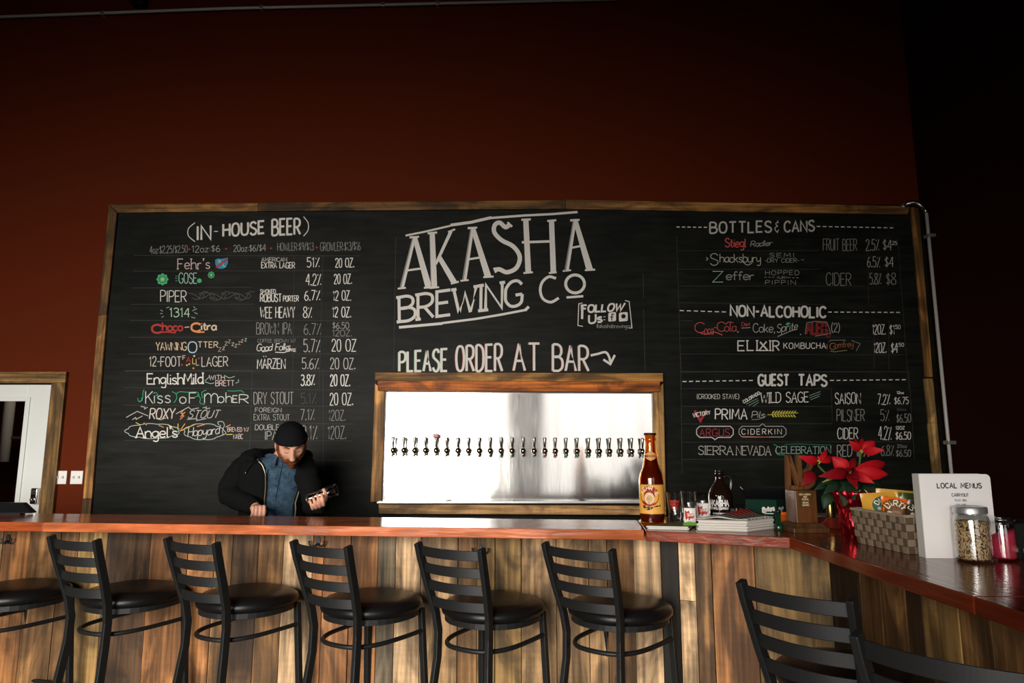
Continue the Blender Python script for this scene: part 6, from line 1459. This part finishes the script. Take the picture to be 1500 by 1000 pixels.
sleeve([S(430, 675, .01), SH_L, SH_L.lerp(EL_L, .5) + Vector((.012, 0, 0)), EL_L + Vector((.0, .0, -.01)), EL_L.lerp(WR_L, .6) + Vector((0, 0, -.016)), pal + Vector((-.004, .07, -.010))], [.062, .076, .068, .062, .054, .042])
mb = MB(); hp = [front(6.0, a, .045) if abs(a) < 75 else front(6.7, a, .040) for a in range(-300, -30, 15)]
hp = [front(5.6, 50, .030), front(6.3, 66, .040), front(6.9, 90, .048), front(7.2, 120, .055), front(7.2, 150, .062), front(7.2, 180, .066), front(7.2, 210, .062), front(7.2, 240, .055), front(6.9, 270, .048), front(6.3, 296, .040), front(5.6, 318, .030)]
P = smooth3(hp, 4); n = len(P); mb.tube(P, [.014 + .030*math.sin(math.pi*i/(n-1))**.7 for i in range(n)], 16); mb.v = [p + wrinkle(p, .008, 20) for p in mb.v]; mb.build('hood', BLK, hood)
for T_, s in ((OP1, 1), (OP0, -1)):
    mb = MB(); ks = [.0 + i*.3 for i in range(22)]; mb.tube([front(k, lerp_op(T_, k) + s*.5, .028 + (.010 if k < 2 else .010*max(0, 2.5-k)*0)) for k in ks if k <= 6.2], .0042, 6); mb.build('zip', mat('brass_zip', (.42, .34, .22), .4, metal=.8), hood)
mb = MB(); mb.tube([front(6.2, -34, .034), front(5.2, -38, .036), front(4.2, -44, .038)], .003, 6); mb.build('drawcord', BLK, hood)
mb = MB(); mb.tube([front(4.2, -44, .038), front(4.0, -45, .038)], .0034, 6); mb.build('cord_tip', mat('metal_tip', (.7, .7, .68), .3, metal=1), hood)
# trousers and shoes
mb = MB(); mb.rings([tor_ring(0, .012), tor_ring(1, .011)], cap=(True, True))
tr = mb.build('trousers', JEANS, man)
for s in (-1, 1):
    h = TOR[0][0] + EX*(s*.085); mb = MB(); mb.tube(smooth3([h + Vector((0, 0, .03)), Vector((h.x + s*.01, h.y - .02, .50)), Vector((h.x + s*.02, h.y + .02, .10))]), [.100 - .036*i/8 for i in range(9)], 18); mb.build('trouser_leg', JEANS, tr)
    mb = MB(); mb.ball((h.x + s*.03, h.y - .045, .052), (.055, .135, .052), 16); mb.build('shoe', M['black'], man)
# beanie, hair, beard
edge = lambda lo: 21 - 5*math.cos(R(lo)) - 9*(1 - math.cos(R(lo)))/2*1.6
mb = MB(); rs = []
NL = 64
for i in range(15):
    u = i/14; ring = []
    for k in range(NL):
        lo = -180 + 360*k/NL; la = edge(lo) + (89 - edge(lo))*u; rib = .0016*math.cos(k*math.pi) if u < .9 else 0
        ring.append(head_pt(la, lo, .011 + .007*math.sin(math.pi*min(u*1.1, 1)) + rib))
    rs.append(ring)
inner = [head_pt(edge(-180 + 360*k/NL), -180 + 360*k/NL, .003) for k in range(NL)]
mb.rings([inner] + rs, cap=(False, True)); be = mb.build('beanie', KNIT, man)
mb = MB(); rr = []
for off, dl in ((.004, 0), (.016, .5), (.018, 6), (.017, 11.5), (.009, 12.5)):
    rr.append([head_pt(edge(-180 + 360*k/NL) + dl - .8, -180 + 360*k/NL, off + .0012*math.cos(k*math.pi)) for k in range(NL)])
mb.rings(rr, cap=(False, False)); mb.build('folded_brim', KNIT, be)
HAIR = mat('ginger_beard', lin(112, 62, 34), .8, spec=.2, var=.45, scale=260, bump=.6)
mb = MB(); rs = []; nb, nk = 26, 52
for i in range(nb + 1):
    ring = []
    for k in range(nk + 1):
        lo = -92 + 184*k/nk; al = abs(lo)
        top = -25 - 3*gs(al, 0, 16) if al < 30 else (-25 - 8*gs(al, 42, 12) + max(0, al-50)*.85)
        la = -84 + (top + 84)*i/nb
        e = min(1, i/3)*min(1, (nb-i)/3)*min(1, (92-al)/10)
        mouth = gs(la, -39, 3.2)*gs(lo, 0, 13)
        n_ = mnoise.noise(Vector((lo*.25, la*.22, 3)))
        ring.append(head_pt(la, lo, -.002 + e*(.0115 + .005*n_ + .012*gs(la, -62, 16)*gs(lo, 0, 34))*(1 - .95*mouth)))
    rs.append(ring)
mb.rings(rs, cap=(False, False), closed=False); mb.build('beard', HAIR, man)
for s in (-1, 1):
    mb = MB(); mb.tube([head_pt(9, s*10, .002), head_pt(12, s*22, .003), head_pt(9.5, s*36, .001)], [.0028, .0042, .0018], 8); mb.build('eyebrow', HAIR, man)
    mb = MB(); mb.tube([head_pt(-4, s*14, .0012), head_pt(-5.5, s*24, .0022), head_pt(-4, s*34, .0012)], [.0009, .0018, .0009], 6); mb.build('eyelash', mat('lash', (.03, .015, .01), .7), man)
    mb = MB(); mb.rings([[head_pt(la, s*lo, .002) for lo in (60, 68, 76, 84)] for la in (18, 8, 0, -8)], cap=(False, False), closed=False); mb.build('sideburn', HAIR, man, solid=.006)
# ---- the glass in his hand
o = thing('pint_glass', gm, 'empty ribbed glass held sideways in the hand of the bearded person', 'glass')
q = ga.to_track_quat('Z', 'Y').to_matrix().to_4x4(); Mg = Matrix.Translation(GL0 + ga*.0) @ q; Lg = (GL1 - GL0).length
mb = MB(); out = [(.024, 0), (.0265, .003), (.027, .02), (.0285, Lg*.45), (.031, Lg*.6), (.0335, Lg)]; mb.lathe(out + [(a - .003, z) for a, z in out[::-1] if z > .01] + [(.02, .012), (.001, .012)], 36, Mg, wob=lambda r, z, a: r*(1 + .02*math.cos(10*a)))
mb.build('glass_body', M['glass'], o)
